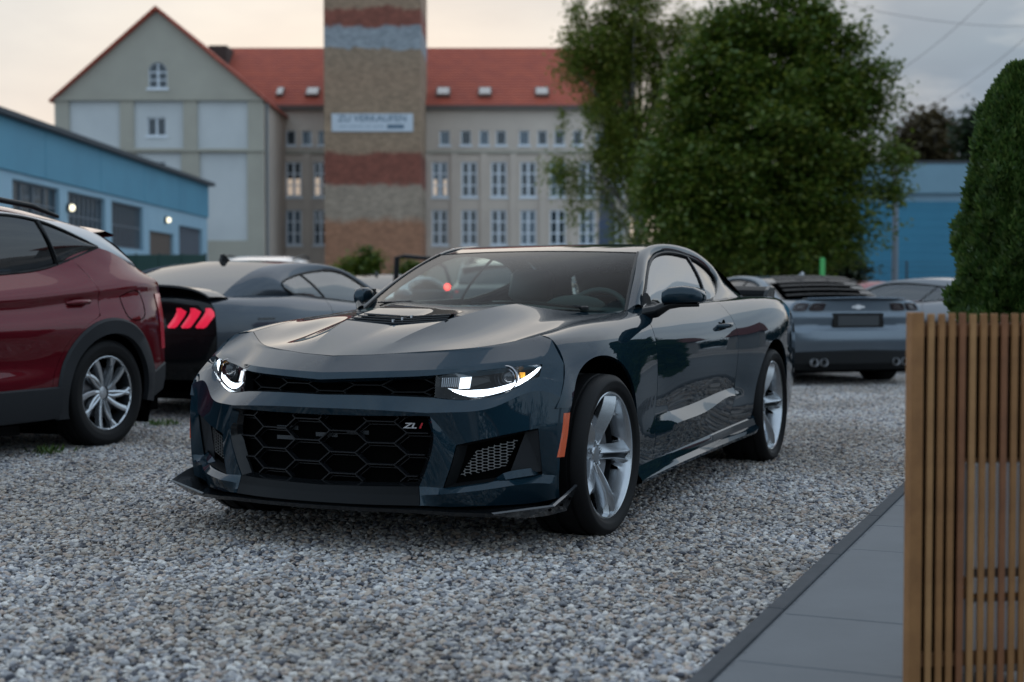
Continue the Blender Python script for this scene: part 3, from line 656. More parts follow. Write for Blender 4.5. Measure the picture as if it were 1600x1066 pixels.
def window(P, h, parent, cols=2, rows=2, d=.12, fw=.07, frame=None, pane=None, lit=None, sill=True):
    a0, a1, b0, b1 = h; mb = MB()
    def bar(x0, x1, z0, z1, y0=d - .02, y1=d + .05):
        v = [P(x, z, y) for y in (y0, y1) for x, z in ((x0, z0), (x1, z0), (x1, z1), (x0, z1))]
        mb.add(v, [(0, 1, 2, 3), (7, 6, 5, 4), (0, 4, 5, 1), (1, 5, 6, 2), (2, 6, 7, 3), (3, 7, 4, 0)])
    bar(a0, a0 + fw, b0, b1); bar(a1 - fw, a1, b0, b1); bar(a0 + fw, a1 - fw, b0, b0 + fw); bar(a0 + fw, a1 - fw, b1 - fw, b1)
    for i in range(1, cols): x = a0 + (a1 - a0) * i / cols; bar(x - fw * .75, x + fw * .75, b0 + fw, b1 - fw)
    for j in range(1, rows): z = b0 + (b1 - b0) * j / rows; bar(a0 + fw, a1 - fw, z - fw * .4, z + fw * .4, d - .015, d + .045)
    if sill: bar(a0 - .1, a1 + .1, b0 - .12, b0, -.08, d)
    w = mb.build('window', frame or frame_w, parent, fix=True)
    mb = MB(); mb.add([P(a0, b0, d + .03), P(a1, b0, d + .03), P(a1, b1, d + .03), P(a0, b1, d + .03)], [(0, 1, 2, 3)]); mb.build('pane', pane or pane_m, w)
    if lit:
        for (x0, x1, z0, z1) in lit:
            mb = MB(); mb.add([P(a0 + (a1 - a0) * x, b0 + (b1 - b0) * z, d + .024) for x, z in ((x0, z0), (x1, z0), (x1, z1), (x0, z1))], [(0, 1, 2, 3)]); mb.build('pane', pane_glow, w)
    return w
def rect(Y, x0, x1, y0, y1):
    A, B = at(x0, y1, Y), at(x1, y0, Y); return (A[0], B[0], A[2], B[2])
# gabled wing
YG, YM, YT = 84., 92., 87.
gab = empty('gabled_house', (at(250, 400, YG)[0], YG, 0), 0, 'large beige gabled house with a red tiled roof and an arched attic window', 'building')
def world_part(o, root): o.parent = root; o.matrix_parent_inverse = Matrix.Translation(root.location).inverted(); return o
class Off:                 # lets parts be given in world metres under an Empty that stands elsewhere
    def __init__(s, root): s.r = root
    def P(s, Y, sgn=1): return lambda a, b, d: (a - s.r.location[0], Y + sgn * d - s.r.location[1], b)
    def v(s, p): return (p[0] - s.r.location[0], p[1] - s.r.location[1], p[2])
O = Off(gab); Pg = O.P(YG)
l, r = at(85, 153, YG)[0], at(412, 153, YG)[0]; ze = at(85, 156, YG)[2]; zr = at(437, 170, YG)[2]; xp, zp = at(245, 17, YG)[0], at(245, 17, YG)[2]
panels = [rect(YG, 108, 187, 157, 233), rect(YG, 209, 286, 157, 232), rect(YG, 308, 387, 157, 233), rect(YG, 108, 187, 240, 378), rect(YG, 213, 283, 238, 378), rect(YG, 312, 386, 238, 376)]
wall('wall', Pg, l, r, 0, ze, panels, .18, render_b, gab)
wins = {1: [rect(YG, 229, 258, 183, 212)], 4: [rect(YG, 229, 258, 252, 282)]}
for i, p in enumerate(panels):
    hs = wins.get(i, []); wall('render_panel', O.P(YG + .18), *p, hs, .15, render_l, gab)
    for h in hs: window(O.P(YG + .18), h, gab, 2, 1)
# gable triangle with the arched window
aw = rect(YG, 232, 261, 97, 138); n = 10; cx, rad = (aw[0] + aw[1]) / 2, (aw[1] - aw[0]) / 2; zs = aw[3] - rad
arc = [(cx + rad * math.cos(a), zs + rad * math.sin(a)) for a in np.linspace(0, math.pi, n + 1)]
xl = lambda z: xp + (l - xp) * (zp - z) / (zp - ze); xrr = lambda z: xp + (r - xp) * (zp - z) / (zp - ze)
bm = bmesh.new()
outer = [bm.verts.new(Pg(*p, 0)) for p in ((l, ze), (r, ze), (xp, zp))]
hole = [bm.verts.new(Pg(*p, 0)) for p in [(aw[1], aw[2])] + arc + [(aw[0], aw[2])]]
ed = [bm.edges.new((outer[i], outer[(i + 1) % 3])) for i in range(3)] + [bm.edges.new((hole[i], hole[(i + 1) % len(hole)])) for i in range(len(hole))]
bmesh.ops.triangle_fill(bm, edges=ed, use_beauty=True)
hv = [bm.verts.new(v.co + Vector((0, .15, 0))) for v in hole]
for i in range(len(hole)): bm.faces.new((hole[i], hole[(i + 1) % len(hole)], hv[(i + 1) % len(hole)], hv[i]))
me = bpy.data.meshes.new('gable'); bm.to_mesh(me); bm.free(); me.materials.append(render_b); link('gable', me, gab)
aww = window(Pg, (aw[0], aw[1], aw[2], zs), gab, 2, 2)
mb = MB(); mb.add([Pg(x, z, .15) for x, z in arc], [tuple(range(n + 1))]); mb.build('fanlight', pane_m, aww)
mb = MB(); mb.tube([Pg(x, z, .11) for x, z in arc], .05, 6); mb.tube([Pg(cx, zs, .11), Pg(cx, aw[3], .11)], .05, 6); mb.build('arched_frame', frame_w, aww)
# side wall and roof of the wing
mb = MB(); mb.add([O.v((r, YG, 0)), O.v((r, YM, 0)), O.v((r, YM, ze)), O.v((r, YG, ze))], [(0, 1, 2, 3)]); mb.build('side_wall', render_w, gab)
mb = MB()
for z0, z1 in ((at(0, 237, YG)[2], at(0, 233, YG)[2]), (at(0, 157, YG)[2], at(0, 153, YG)[2])): mb.box(O.v((l - .05, YG - .14, z0)), O.v((r + .05, YG + .001, z1)))
mb.build('string_course', render_b, gab)
ov = .22; sl_l = (zp - ze) / (xp - l); sl_r = (zp - ze) / (r - xp)
for sgn, xe in ((-1, l - ov), (1, r + ov)):
    k = sl_l if sgn < 0 else sl_r; zee = ze - ov * k; th = .15
    v = [O.v(p) for y in (YG - .35, YM + 16) for p in ((xp, y, zp + .02), (xe, y, zee + .02), (xe, y, zee + th), (xp, y, zp + th + .1))]
    mb = MB(); mb.add(v, [(0, 1, 2, 3), (7, 6, 5, 4), (0, 4, 5, 1), (1, 5, 6, 2), (2, 6, 7, 3), (3, 7, 4, 0)]); mb.build('roof', tile_m, gab, fix=True)
mb = MB(); mb.tube([O.v((r + .12, YG + .4, .1)), O.v((r + .12, YG + .4, ze))], .09, 8); mb.build('downpipe', mat('zinc', (.22, .24, .25), .5, .6), gab, smooth=50)
# long wing
lng = empty('long_house', (at(800, 400, YM)[0], YM, 0), 0, 'long beige school like house with rows of white windows under a red roof', 'building')
O = Off(lng); Pm = O.P(YM); xl_, xr_ = at(413, 300, YM)[0], at(985, 300, YM)[0]; ze = at(700, 172, YM)[2]; zt = at(700, 75, YM + 7.0)[2]
holes = []; spec = []
for a, b in ((447, 462), (472, 487), (497, 508), (687, 703), (720, 736), (749, 764), (775, 791), (811, 827), (840, 855), (866, 882), (895, 910), (930, 945), (957, 972)): holes.append(rect(YM, a, b, 204, 227)); spec.append((1, 1, None))
cols_ = [(447, 471), (490, 512), (675, 700), (721, 746), (767, 792), (813, 838), (859, 884), (905, 930), (951, 975)]
for i, (a, b) in enumerate(cols_):
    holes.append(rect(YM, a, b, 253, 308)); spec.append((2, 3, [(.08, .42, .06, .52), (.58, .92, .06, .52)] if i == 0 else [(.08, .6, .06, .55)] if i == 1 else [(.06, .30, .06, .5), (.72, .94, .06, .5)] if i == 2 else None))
    holes.append(rect(YM, a, b, 328, 383)); spec.append((2, 3, None))
wall('wall', Pm, xl_, xr_, 0, ze, holes, .2, render_w, lng)
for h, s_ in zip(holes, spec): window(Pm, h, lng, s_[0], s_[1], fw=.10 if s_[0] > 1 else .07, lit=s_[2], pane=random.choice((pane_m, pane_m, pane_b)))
mb = MB()
for a in (440, 480, 668, 710, 756, 802, 848, 895, 940, 980): q = rect(YM, a - 5, a + 5, 240, 400); mb = MB(); mb.box(O.v((q[0], YM - .12, q[2])), O.v((q[1], YM + .001, q[3]))); mb.build('pilaster', render_w, lng)
q = rect(YM, 440, 985, 236, 240); MB().box(O.v((xl_, YM - .15, q[2])), O.v((xr_, YM + .001, q[3]))).build('string_course', render_b, lng)
MB().box(O.v((xl_, YM - .45, ze)), O.v((xr_ + .3, YM + .1, ze + .28))).build('eaves', mat('eaves_grey', (.12, .11, .10), .7), lng)
dep = 7.0; v = [O.v(p) for p in ((xl_ - 6, YM - .5, ze + .2), (xr_ + .4, YM - .5, ze + .2), (xr_ + .4, YM + dep, zt), (xl_ - 6, YM + dep, zt), (xr_ + .4, YM + 2 * dep, ze), (xl_ - 6, YM + 2 * dep, ze))]
rf = MB().add(v, [(0, 1, 2, 3), (3, 2, 4, 5)]).build('roof', tile_m, lng)
mb = MB(); mb.add([O.v(p) for p in ((xr_, YM, 0), (xr_, YM + 2 * dep, 0), (xr_, YM + 2 * dep, ze), (xr_, YM + dep, zt - .1), (xr_, YM, ze))], [(0, 1, 2, 3, 4)]); mb.build('end_wall', render_w, lng)
kz = (zt - ze - .2) / (dep + .5)
for a, b in ((430, 441), (476, 497), (681, 703), (747, 768), (836, 858)):
    z0, z1 = at(a, 151, YM)[2], at(a, 136, YM)[2]; y0 = YM - .5 + (z0 - ze - .2) / kz; y1 = YM - .5 + (z1 - ze - .2) / kz
    f = 1 + (y0 - YM) / YM; x0, x1 = at(a, 0, YM)[0] * f, at(b, 0, YM)[0] * f; u = np.array([0, -(kz), 1.0]); u /= np.linalg.norm(u)
    q = [np.array((x0, y0, z0)), np.array((x1, y0, z0)), np.array((x1, y1, z1)), np.array((x0, y1, z1))]
    mb = MB(); mb.add([O.v(p + u * k) for k in (.0, .22) for p in q], [(4, 5, 6, 7), (0, 1, 5, 4), (1, 2, 6, 5), (2, 3, 7, 6), (3, 0, 4, 7)]); s = mb.build('skylight', mat('skylight_frame', (.16, .10, .08), .6), lng)
    c = sum(q) / 4; mb = MB(); mb.add([O.v(c + (p - c) * .8 + u * .235) for p in q], [(0, 1, 2, 3)]); mb.build('pane', mat('skylight_pane', (.30, .30, .30), .05, .6), s)
q = rect(YM + 5, 331, 359, 75, 100); MB().box(O.v((q[0], YM + 4, q[2] - 2)), O.v((q[1], YM + 8, q[3]))).build('chimney', mat('dark_chimney', (.06, .045, .04), .9), lng)
# brick tower
tow = empty('brick_tower', (at(583, 400, YT)[0], YT, 0), 0, 'tall windowless brick stair tower with worn bands of tan and red brick', 'tower')
O = Off(tow); x0, x1 = at(507, 300, YT)[0], at(658, 300, YT)[0]
o = MB().box(O.v((x0, YT, 0)), O.v((x1, YT + 6.2, 21.2))).build('shaft', brickn, tow)
MB().box(O.v((x0 - .12, YT - .12, 21.2)), O.v((x1 + .12, YT + 6.3, 21.5))).build('coping', render_b, tow)
sg = empty('banner', (at(582, 192, YT)[0], YT - .06, at(582, 192, YT)[2]), 0, 'white for sale banner fixed high on the brick tower', 'banner')
q = rect(YT, 518, 645, 178, 206); hw, hh = (q[1] - q[0]) / 2, (q[3] - q[2]) / 2
MB().box((-hw, -.03, -hh), (hw, .03, hh)).build('cloth', mat('banner_white', (.52, .58, .64), .7), sg)
def flat_text(body, m, size, loc, parent, name='lettering', align='CENTER', rz=0, ext=.004):
    cu = bpy.data.curves.new(name, 'FONT'); cu.body = body; cu.size = size; cu.extrude = ext; cu.align_x = align; cu.align_y = 'CENTER'; cu.offset = size * .012
    tmp = bpy.data.objects.new('tmp', cu); col.objects.link(tmp); dg = bpy.context.evaluated_depsgraph_get(); me = bpy.data.meshes.new_from_object(tmp.evaluated_get(dg)); bpy.data.objects.remove(tmp)
    me.materials.clear(); me.materials.append(m); o = link(name, me, parent); o.location = loc; o.rotation_euler = (math.pi / 2, 0, rz); return o
flat_text('ZU VERKAUFEN', mat('banner_print', (.10, .16, .22), .7), .56, (0, -.036, .24), sg).scale = (1.05, 1, 1)
mb = MB()
for i, wd in enumerate((.5, .9, .35, .7)): mb.box((-hw + .45 + [0, .6, 1.6, 2.05][i], -.036, -.26), (-hw + .45 + [0, .6, 1.6, 2.05][i] + wd, -.031, -.20))
mb.build('small_print', mat('banner_print_pale', (.25, .33, .40), .7), sg)
MB().box((hw - 1.58, -.036, -.36), (hw - .55, -.031, -.12)).build('logo_block', mat('banner_print', (.10, .16, .22), .7), sg)

# ------------------------------------------------------------------ blue halls
blue_u = mat('blue_cladding', (.085, .285, .41), .65, noise=(.5, (.072, .245, .36)))
blue_l = mat('pale_blue_panel', (.29, .46, .57), .7, noise=(.7, (.26, .42, .53)))
blue_d = mat('blue_gate', (.025, .185, .30), .55, noise=(.4, (.021, .16, .265)))
hall = empty('blue_hall', (-14.8, 55, 0), 0, 'long flat roofed blue hall with ribbon windows and two lit wall lamps', 'building')
O = Off(hall); XH = -14.8
Ph = lambda a, b, d: (-d, a - 55, b)             # a along Y, b up, d into the hall
Yof = lambda px: 14.8 * 2222 / (800 - px)
hy0, hy1, zt_ = 33.0, Yof(325), 6.05
wz = 4.32
hh_ = [(Yof(22), Yof(95), 3.05, wz), (Yof(108), Yof(166), 2.75, wz), (Yof(176), Yof(225), 2.6, wz), (Yof(235), Yof(272), .1, 3.45), (Yof(281), Yof(317), .9, 3.9), (34.2, 39.8, 3.05, wz)]
wall('lower_wall', Ph, hy0, hy1, 0, 4.52, hh_, .25, blue_l, hall)
k = 6; ys = np.linspace(hy0, hy1, k + 1)
for i in range(k): MB().box((-.2, ys[i] - 55 + .02, 4.525), (.08, ys[i + 1] - 55 - .02, zt_)).build('cladding_panel', blue_u, hall, bevel=.01)
MB().box((-30, hy0 - 55.3, zt_), (.35, hy1 - 55 + .3, zt_ + .16)).build('roof', mat('dark_roof_edge', (.05, .06, .07), .8), hall)
mb = MB(); mb.box((-30, hy0 - 55, 0), (-.25, hy1 - 55, zt_)); mb.build('core', mat('hall_end', (.16, .24, .31), .8), hall)
for i, h in enumerate(hh_):
    if i == 3: MB().box((-.2, h[0] - 55, h[2]), (-.12, h[1] - 55, h[3])).build('roller_door', mat('brown_shutter', (.10, .075, .06), .6), hall)
    elif i == 4:
        pn = MB().box((-.24, h[0] - 55, h[2]), (-.2, h[1] - 55, h[3])).build('louvre_window', pane_b, hall)
        for y in np.linspace(h[0], h[1], 16)[:-1]: MB().box((-.2, y - 55 + .05, h[2]), (-.12, y - 55 + .22, h[3])).build('louvre', mat('louvre_grey', (.12, .14, .17), .6), pn)
    else: window(Ph, h, hall, 8 if i in (1, 2) else 4, 2, d=.15, fw=.06, frame=mat('grey_frame', (.14, .17, .20), .6), pane=pane_m, sill=False)
for px, py in ((259, 344), (107, 325)):
    Y = Yof(px); z = at(px, py, Y)[2]
    lp = empty('wall_lamp', (XH + .02, Y, z), 0, 'lit round wall lamp beside the roller door of the blue hall' if px == 259 else 'lit round wall lamp between two ribbon windows of the blue hall', 'lamp', 'lit lamps on the blue hall')
    mb = MB(); mb.lathe([(0, 0), (0, .14), (.10, .14)], 16, 'x'); mb.build('lamp_base', blk_plastic, lp, smooth=50)
    mb = MB(); mb.lathe([(.10 + .10 * math.cos(a), .11 * math.sin(a)) for a in np.linspace(0, math.pi, 9)], 18, 'x', (.04, 0, 0)); mb.build('lamp_globe', mat('lamp_glow', (1, .95, .8), .5, emit=(1, .92, .66), es=1.6), lp, smooth=80)
gf = empty('green_fence', (-10.5, 42, 0), 0, 'dark green opaque fence in front of the blue hall', 'fence')
for i in range(8): MB().box((-4.0 + i * .68, 0, .05), (-4.0 + i * .68 + .67, .05, at(260, 398, 42)[2])).build('fence_panel', mat('green_sheet', (.012, .05, .042), .6), gf, bevel=.006)
for i in range(9): MB().box((-4.03 + i * .68, .05, 0), (-3.97 + i * .68, .11, 2.1)).build('post', mat('green_post', (.012, .04, .035), .6), gf)
# right hand hall
YB = 60.
bh = empty('blue_garage', (16.5, YB, 0), 0, 'blue flat roofed garage with a wide blue roller gate behind the parked cars', 'building')
O = Off(bh); q = rect(YB, 1318, 1700, 257, 303); g = rect(YB, 1330, 1690, 306, 470)
MB().box(O.v((q[0], YB - .3, q[2])), O.v((q[1], YB + .1, q[3]))).build('parapet', mat('grey_blue_fascia', (.17, .30, .38), .7, noise=(.6, (.15, .265, .34))), bh, bevel=.02)
MB().box(O.v((q[0], YB + .1, 0)), O.v((q[1], YB + 12, q[3] - .1))).build('wall', blue_l, bh)
for i in range(14):
    z0 = .05 + i * .36; 
    if z0 + .34 < g[3]: MB().box(O.v((g[0], YB - .04, z0)), O.v((g[1], YB + .09, z0 + .357))).build('gate_panel', blue_d, bh, bevel=.004)
MB().box(O.v((q[0], YB - .32, q[3])), O.v((q[1], YB + 12, q[3] + .12))).build('roof', mat('dark_roof_edge', (.05, .06, .07), .8), bh)
# mesh fence before the garage
mf = empty('mesh_fence', (12, 44, 0), 0, 'low dark wire mesh fence in front of the blue garage', 'fence')
for i in range(9): mb = MB(); mb.tube([(-3 + i * 1.6, 0, 0), (-3 + i * 1.6, 0, at(1400, 408, 44)[2])], .035, 6); mb.build('post', mat('fence_dark', (.02, .03, .04), .6), mf, smooth=50)
mb = MB()
for z in np.linspace(.1, at(1400, 409, 44)[2], 12): mb.tube([(-3, 0, z), (9.8, 0, z)], .006, 4)
for x in np.linspace(-3, 9.8, 120): mb.tube([(x, 0, .1), (x, 0, at(1400, 409, 44)[2])], .004, 3, cap=False)
o = mb.build('wire_mesh', mat('fence_dark', (.02, .03, .04), .6), mf); o['kind'] = 'stuff'
# lamp post, pillar, green pole, wires
p = at(1398, 440, 40); lpst = empty('lamp_post', (p[0], 40, 0), 0, 'slim grey street lamp post in front of the blue garage', 'street lamp')
zl = at(1398, 268, 40)[2]; mb = MB(); mb.tube([(0, 0, 0), (0, 0, zl)], (.10, .075), 10); mb.build('pole', mat('grey_post', (.16, .19, .22), .5, .4), lpst, smooth=50)
mb = MB(); mb.box((-.10, -.25, zl), (.36, .25, zl + .13)); lh = mb.build('lamp_head', mat('lamp_head_grey', (.45, .50, .55), .5), lpst, bevel=.03)
p = at(1285, 430, 30); gp = MB(); gp.lathe([(0, .055), (at(1285, 404, 30)[2], .055), (at(1285, 404, 30)[2] + .02, .0)], 14, 'z'); o = gp.build('green_pole', mat('bright_green', (.07, .42, .11), .5), smooth=50); o.location = (p[0], 30, 0); tag(o, 'bright green pole standing behind the grey coupe with louvres', 'pole')
p = at(948, 400, 58); pil = empty('pillar', (p[0], 58, 0), 0, 'blue grey square pillar beneath the birch branches', 'pillar')
z1, z2 = at(948, 345, 58)[2], at(948, 300, 58)[2]; MB().box((-.33, -.3, 0), (.33, .3, z1)).build('lower_shaft', mat('pillar_blue', (.07, .10, .16), .7), pil); MB().box((-.30, -.27, z1), (.30, .27, z2)).build('upper_shaft', mat('pillar_grey', (.10, .115, .14), .7), pil)
for i, (a, b, lb) in enumerate((((1230, -18), (1640, 40), 'uppermost thin overhead wire above the round maple'), ((1640, 25), (1400, 190), 'steep overhead wire running down towards the brown treetop'), ((1560, -20), (1330, 150), 'middle overhead wire slanting down behind the round maple'))):
    A, B = at(*a, 55), at(*b, 70); mb = MB(); pts = [Vector(A).lerp(Vector(B), t) - Vector((0, 0, .5 * 4 * t * (1 - t))) for t in np.linspace(0, 1, 14)]
    mb.tube(pts, .010, 5); o = mb.build('power_line', blk_plastic); tag(o, lb, 'wire', 'overhead wires')
# house and board fence beyond the right edge, seen in the paintwork
hs = empty('side_house', (24, 27, 0), R(-35), 'rendered house with a red roof standing to the right of the car park', 'building')
MB().box((-4, -3, 0), (4, 3, 3.0)).build('wall', mat('grey_render', (.33, .33, .33), .9), hs)
MB().prism([(-3.6, 3.0), (3.6, 3.0), (0, 5.4)], -4.4, 4.4, 0).build('roof', mat('dull_red_tiles', (.20, .055, .045), .8), hs)
MB().box((-1.2, -3.06, 0), (1.2, -3.0, 2.3)).build('garage_door', void, hs)
bf = empty('board_fence', kerb(4.6, 1.15), 0, 'brown upright board fence standing on the paving beyond the larch screen', 'fence')
bm_ = MB().box((-.07, -.012, .05), (.07, .012, .82)).mesh('board', wood2)
for i in range(22): o = link('board', bm_, bf); o.location = (ka[0] * i * .155, ka[1] * i * .155, 0); o.rotation_euler = (0, 0, math.pi / 2 - KA)
# ------------------------------------------------------------------ the coupe in front
MAIN_POS, MAIN_YAW = (-.432, 6.27), .4197
main_us = [-.5, -.45, -.3, -.1, .1, .4, .7, 1.0, 1.5, 2.03, 2.4, 2.811, 3.2, 3.68]
main_sec = [
 [(.58, .80), (.64, .79), (.71, .765), (.77, .715), (.805, .655), (.826, .59), (.83, .47), (.828, .33), (.81, .2)],
 [(.62, .81), (.68, .80), (.75, .77), (.81, .715), (.845, .655), (.866, .59), (.87, .47), (.868, .33), (.85, .2)],
 [(.68, .830), (.745, .825), (.80, .79), (.845, .735), (.877, .67), (.897, .59), (.90, .47), (.897, .33), (.875, .2)],
 [(.702, .853), (.77, .850), (.832, .818), (.876, .765), (.902, .70), (.917, .61), (.918, .47), (.913, .33), (.888, .2)],
 [(.706, .876), (.78, .872), (.845, .843), (.89, .79), (.915, .72), (.926, .62), (.924, .48), (.918, .34), (.893, .2)],
 [(.705, .898), (.785, .893), (.85, .863), (.892, .808), (.912, .735), (.918, .63), (.912, .49), (.908, .34), (.892, .2)],
 [(.705, .918), (.785, .912), (.85, .878), (.888, .815), (.904, .735), (.903, .63), (.890, .46), (.907, .37), (.89, .2)],
 [(.742, .945), (.795, .930), (.846, .886), (.884, .82), (.903, .74), (.902, .63), (.874, .445), (.914, .392), (.886, .2)],
 [(.745, .957), (.795, .943), (.846, .893), (.886, .824), (.905, .742), (.903, .63), (.872, .462), (.912, .412), (.882, .2)],
 [(.748, .966), (.797, .953), (.850, .903), (.890, .832), (.911, .748), (.912, .635), (.886, .490), (.908, .445), (.884, .2)],
 [(.732, .973), (.797, .966), (.858, .926), (.902, .857), (.927, .765), (.932, .65), (.918, .495), (.908, .36), (.886, .2)],
 [(.695, .980), (.792, .982), (.870, .948), (.914, .877), (.937, .785), (.943, .67), (.932, .51), (.918, .35), (.89, .2)],
 [(.655, .984), (.775, .986), (.862, .954), (.906, .880), (.926, .79), (.930, .67), (.922, .51), (.908, .35), (.885, .2)],
 [(.60, .975), (.70, .977), (.775, .948), (.825, .885), (.85, .79), (.858, .67), (.853, .51), (.84, .36), (.82, .22)]]
def main_shape():
    P = dict(farch=(-.03, .34, .412), rarch=(2.80, .335, .397), fang=[147.7, 118, 48, -20], rang=[200, 190, 104, 62, -18],
             hood0=-.215, dtop=.785, qlow=(2.42, 8.0), tailq=7.6, iw=3, ir=6, irb=9, kc=9, cut=9, b0=0, b1=9)
    P['bseam'] = lambda S: S.uz([(-.455, .565), (-.44, .597), (-.385, .665), (-.32, .733)]) + [(-.262, 1.2), (-.215, 0)]
    P['dseam'] = lambda S: [(.785, 0), (.775, 1), (.71, 2)] + S.uz([(.668, .77), (.672, .66), (.685, .55), (.66, .40), (.635, .28), (.62, .2)])
    P['rseam'] = lambda S: [(2.03, 0), (2.045, 1), (2.055, 2)] + S.uz([(2.06, .77), (2.04, .64), (2.01, .44), (1.88, .28), (1.82, .2)])
    P['tail'] = lambda q: float(np.interp(q, [0, 2, 4, 6, 8], [3.60, 3.64, 3.66, 3.65, 3.60]))
    P['A'] = [(.785, .708, .922), (.98, .667, 1.035), (1.17, .618, 1.13), (1.37, .567, 1.215), (1.68, .548, 1.262), (2.05, .545, 1.268), (2.40, .55, 1.235), (2.68, .575, 1.155), (2.88, .605, 1.065), (3.10, .655, .985)]
    P['B'] = [(.92, .740, .944), (1.13, .690, 1.05), (1.30, .643, 1.125), (1.50, .602, 1.19), (1.74, .592, 1.222), (2.08, .597, 1.212), (2.38, .610, 1.165), (2.525, .640, 1.09), (2.37, .690, 1.02), (2.10, .745, .967)]
    P['roofc'] = [(1.29, 0, 1.226), (1.60, 0, 1.264), (2.0, 0, 1.276), (2.43, 0, 1.245)]
    P['ws_c0'] = (.42, 0, .94); P['rw_c1'] = (3.06, 0, .99)
    P['low'] = [(.92, .740, .944), (1.25, .743, .951), (1.6, .745, .958), (2.10, .745, .967)]
    P['divide'] = [(.585, .905)]
    return P
def make_muscle(root, paint, wheelkey, front=True, rear='plain', gl=None, spoiler=True):
    P = main_shape(); S = Side(main_us, main_sec, (6, 7))
    build_sides(root, P, paint, S)
    build_greenhouse(root, P, paint, S, gl or (glass_ws, glass_side, glass_clear, glass_open))
    # bonnet
    H = [[(-.687, 0, .763), (-.645, .16, .768), (-.52, .41, .786), (-.395, .54, .800), (-.215, .70, .84)],
         [(-.47, 0, .820), (-.455, .19, .830), (-.40, .37, .806), (-.25, .55, .824), (-.06, .703, .858)],
         [(-.2, 0, .873), (-.18, .235, .893), (-.14, .38, .848), (-.03, .56, .860), (.13, .706, .8785)],
         [(.05, 0, .912), (.06, .265, .927), (.09, .40, .886), (.16, .57, .888), (.33, .706, .893)],
         [(.25, 0, .940), (.27, .285, .951), (.30, .41, .918), (.37, .58, .908), (.55, .705, .908)],
         [(.44, 0, .953), (.46, .30, .961), (.52, .42, .938), (.62, .58, .921), (.783, .705, .921)]]
    HD = gridsurf(H, 8, (), (1,))
    e = HD[:, -1]; HD[:, -1] = S.ev(e[:, 0], np.zeros(len(e)))          # shares the fender's edge
    hood = panel('hood', [HD], paint, root, (1, -1), centre=(0, 0, .3), sharp=9)
    # louvred vent on the bonnet
    mb = MB()
    for k in range(4):
        u = -.165 + k * .036; hw = .245 - k * .010; z = .876 + k * .0085
        n = 12; row = []
        for i in range(n + 1):
            v = -hw + 2 * hw * i / n; zz = z + .004 + .012 * (abs(v) / .25)
            row.append([(v, u - .012, zz), (v, u - .008, zz + .005), (v, u + .018, zz + .006), (v, u + .022, zz - .004)])
        mb.grid(np.array(row))
    mb.build('vent_louvre', blk_gloss, hood, smooth=30)
    mb = MB()
    for k in range(3): mb.box((-.03 + k * .026, -.148 + .036 * k, .880 + .0085 * k), (-.022 + k * .026, -.134 + .036 * k, .897 + .0085 * k))
    mb.build('vent_clip', satin, hood)
    # cowl
    mb = MB(); D = []
    for v in np.linspace(-.70, .70, 25):
        a = abs(v) / .7; u = .40 + .37 * a ** 2; z = .932 - .022 * a ** 2
        D.append([(v, u - .02, z - .03), (v, u + .02, z - .004), (v, u + .07, z + .012)])
    mb.grid(np.array(D)); mb.build('cowl', blk_plastic, root, smooth=60)
    for (v0, u0, v1, u1) in ((.55, .66, .02, .52), (-.06, .47, -.58, .69)):
        mb = MB(); z0, z1 = .94, .952
        mb.tube([(v0, u0, z0), ((v0 + v1) / 2, (u0 + u1) / 2 - .012, .966), (v1, u1 + .02, .962)], (.009, .007, .004), 6)
        mb.lathe([(0, .02), (.012, .02), (.018, .012), (.018, 0)], 12, 'z', (v0, u0, z0 - .008)); mb.build('wiper', blk_plastic, root, smooth=50)
    # front bumper: bands of rows from the bonnet shut line down to the lip
    c6 = lambda u, z: tuple(S.ev(u, S.q_at(u, z))[0])
    r0 = [(-.687, 0, .763), (-.63, .2, .77), (-.51, .42, .787), (-.42, .52, .798), (-.33, .605, .812), (-.265, .66, .828), (-.215, .70, .84)]
    r05 = [(-.772, 0, .702), (-.738, .22, .709), (-.63, .44, .716), (-.545, .53, .722), (-.455, .66, .738), (-.365, .765, .757), tuple(S.ev(-.262, 1.2)[0])]
    r1 = [(-.788, 0, .674), (-.752, .22, .684), (-.645, .44, .694), (-.57, .53, .705), (-.475, .66, .719), (-.387, .775, .731), c6(-.32, .733)]
    r2 = [(-.765, 0, .616), (-.745, .22, .618), (-.66, .44, .609), (-.615, .53, .600), (-.51, .66, .622), (-.42, .775, .686), c6(-.385, .665)]
    r3 = [(-.80, 0, .565), (-.785, .22, .564), (-.735, .44, .555), (-.69, .53, .557), (-.585, .66, .574), (-.468, .787, .632), c6(-.43, .61)]
    r4 = [(-.785, 0, .537), (-.775, .22, .539), (-.725, .452, .543), (-.672, .54, .428), (-.60, .66, .456), (-.485, .80, .486), c6(-.453, .50)]
    r5 = [(-.79, 0, .40), (-.78, .22, .40), (-.726, .468, .47), (-.69, .525, .35), (-.605, .66, .375), (-.468, .80, .40), c6(-.453, .41)]
    r6 = [(-.787, 0, .263), (-.775, .22, .267), (-.731, .407, .271), (-.704, .5, .266), (-.60, .66, .288), (-.445, .80, .306), c6(-.45, .31)]
    r6b = [(-.800, 0, .235), (-.785, .22, .237), (-.736, .412, .238), (-.732, .51, .246), (-.634, .66, .262), (-.480, .80, .274), c6(-.448, .268)]
    r7 = [(-.825, 0, .2), (-.808, .22, .2), (-.748, .42, .199), (-.69, .52, .19), (-.60, .66, .192), (-.455, .795, .194), c6(-.44, .21)]
    n = 8
    A = gridsurf([r0, r05, r1], n, (1,))
    hs = HD[0]                                                          # shared shut line
    A[0] = curveN(np.concatenate([hs]), A.shape[1] - 1)
    A[:n + 1, -1] = A[:n + 1, -1]
    Bq = gridsurf([r1, r2], n, (), (2, 5)); Bq[0] = A[-1]
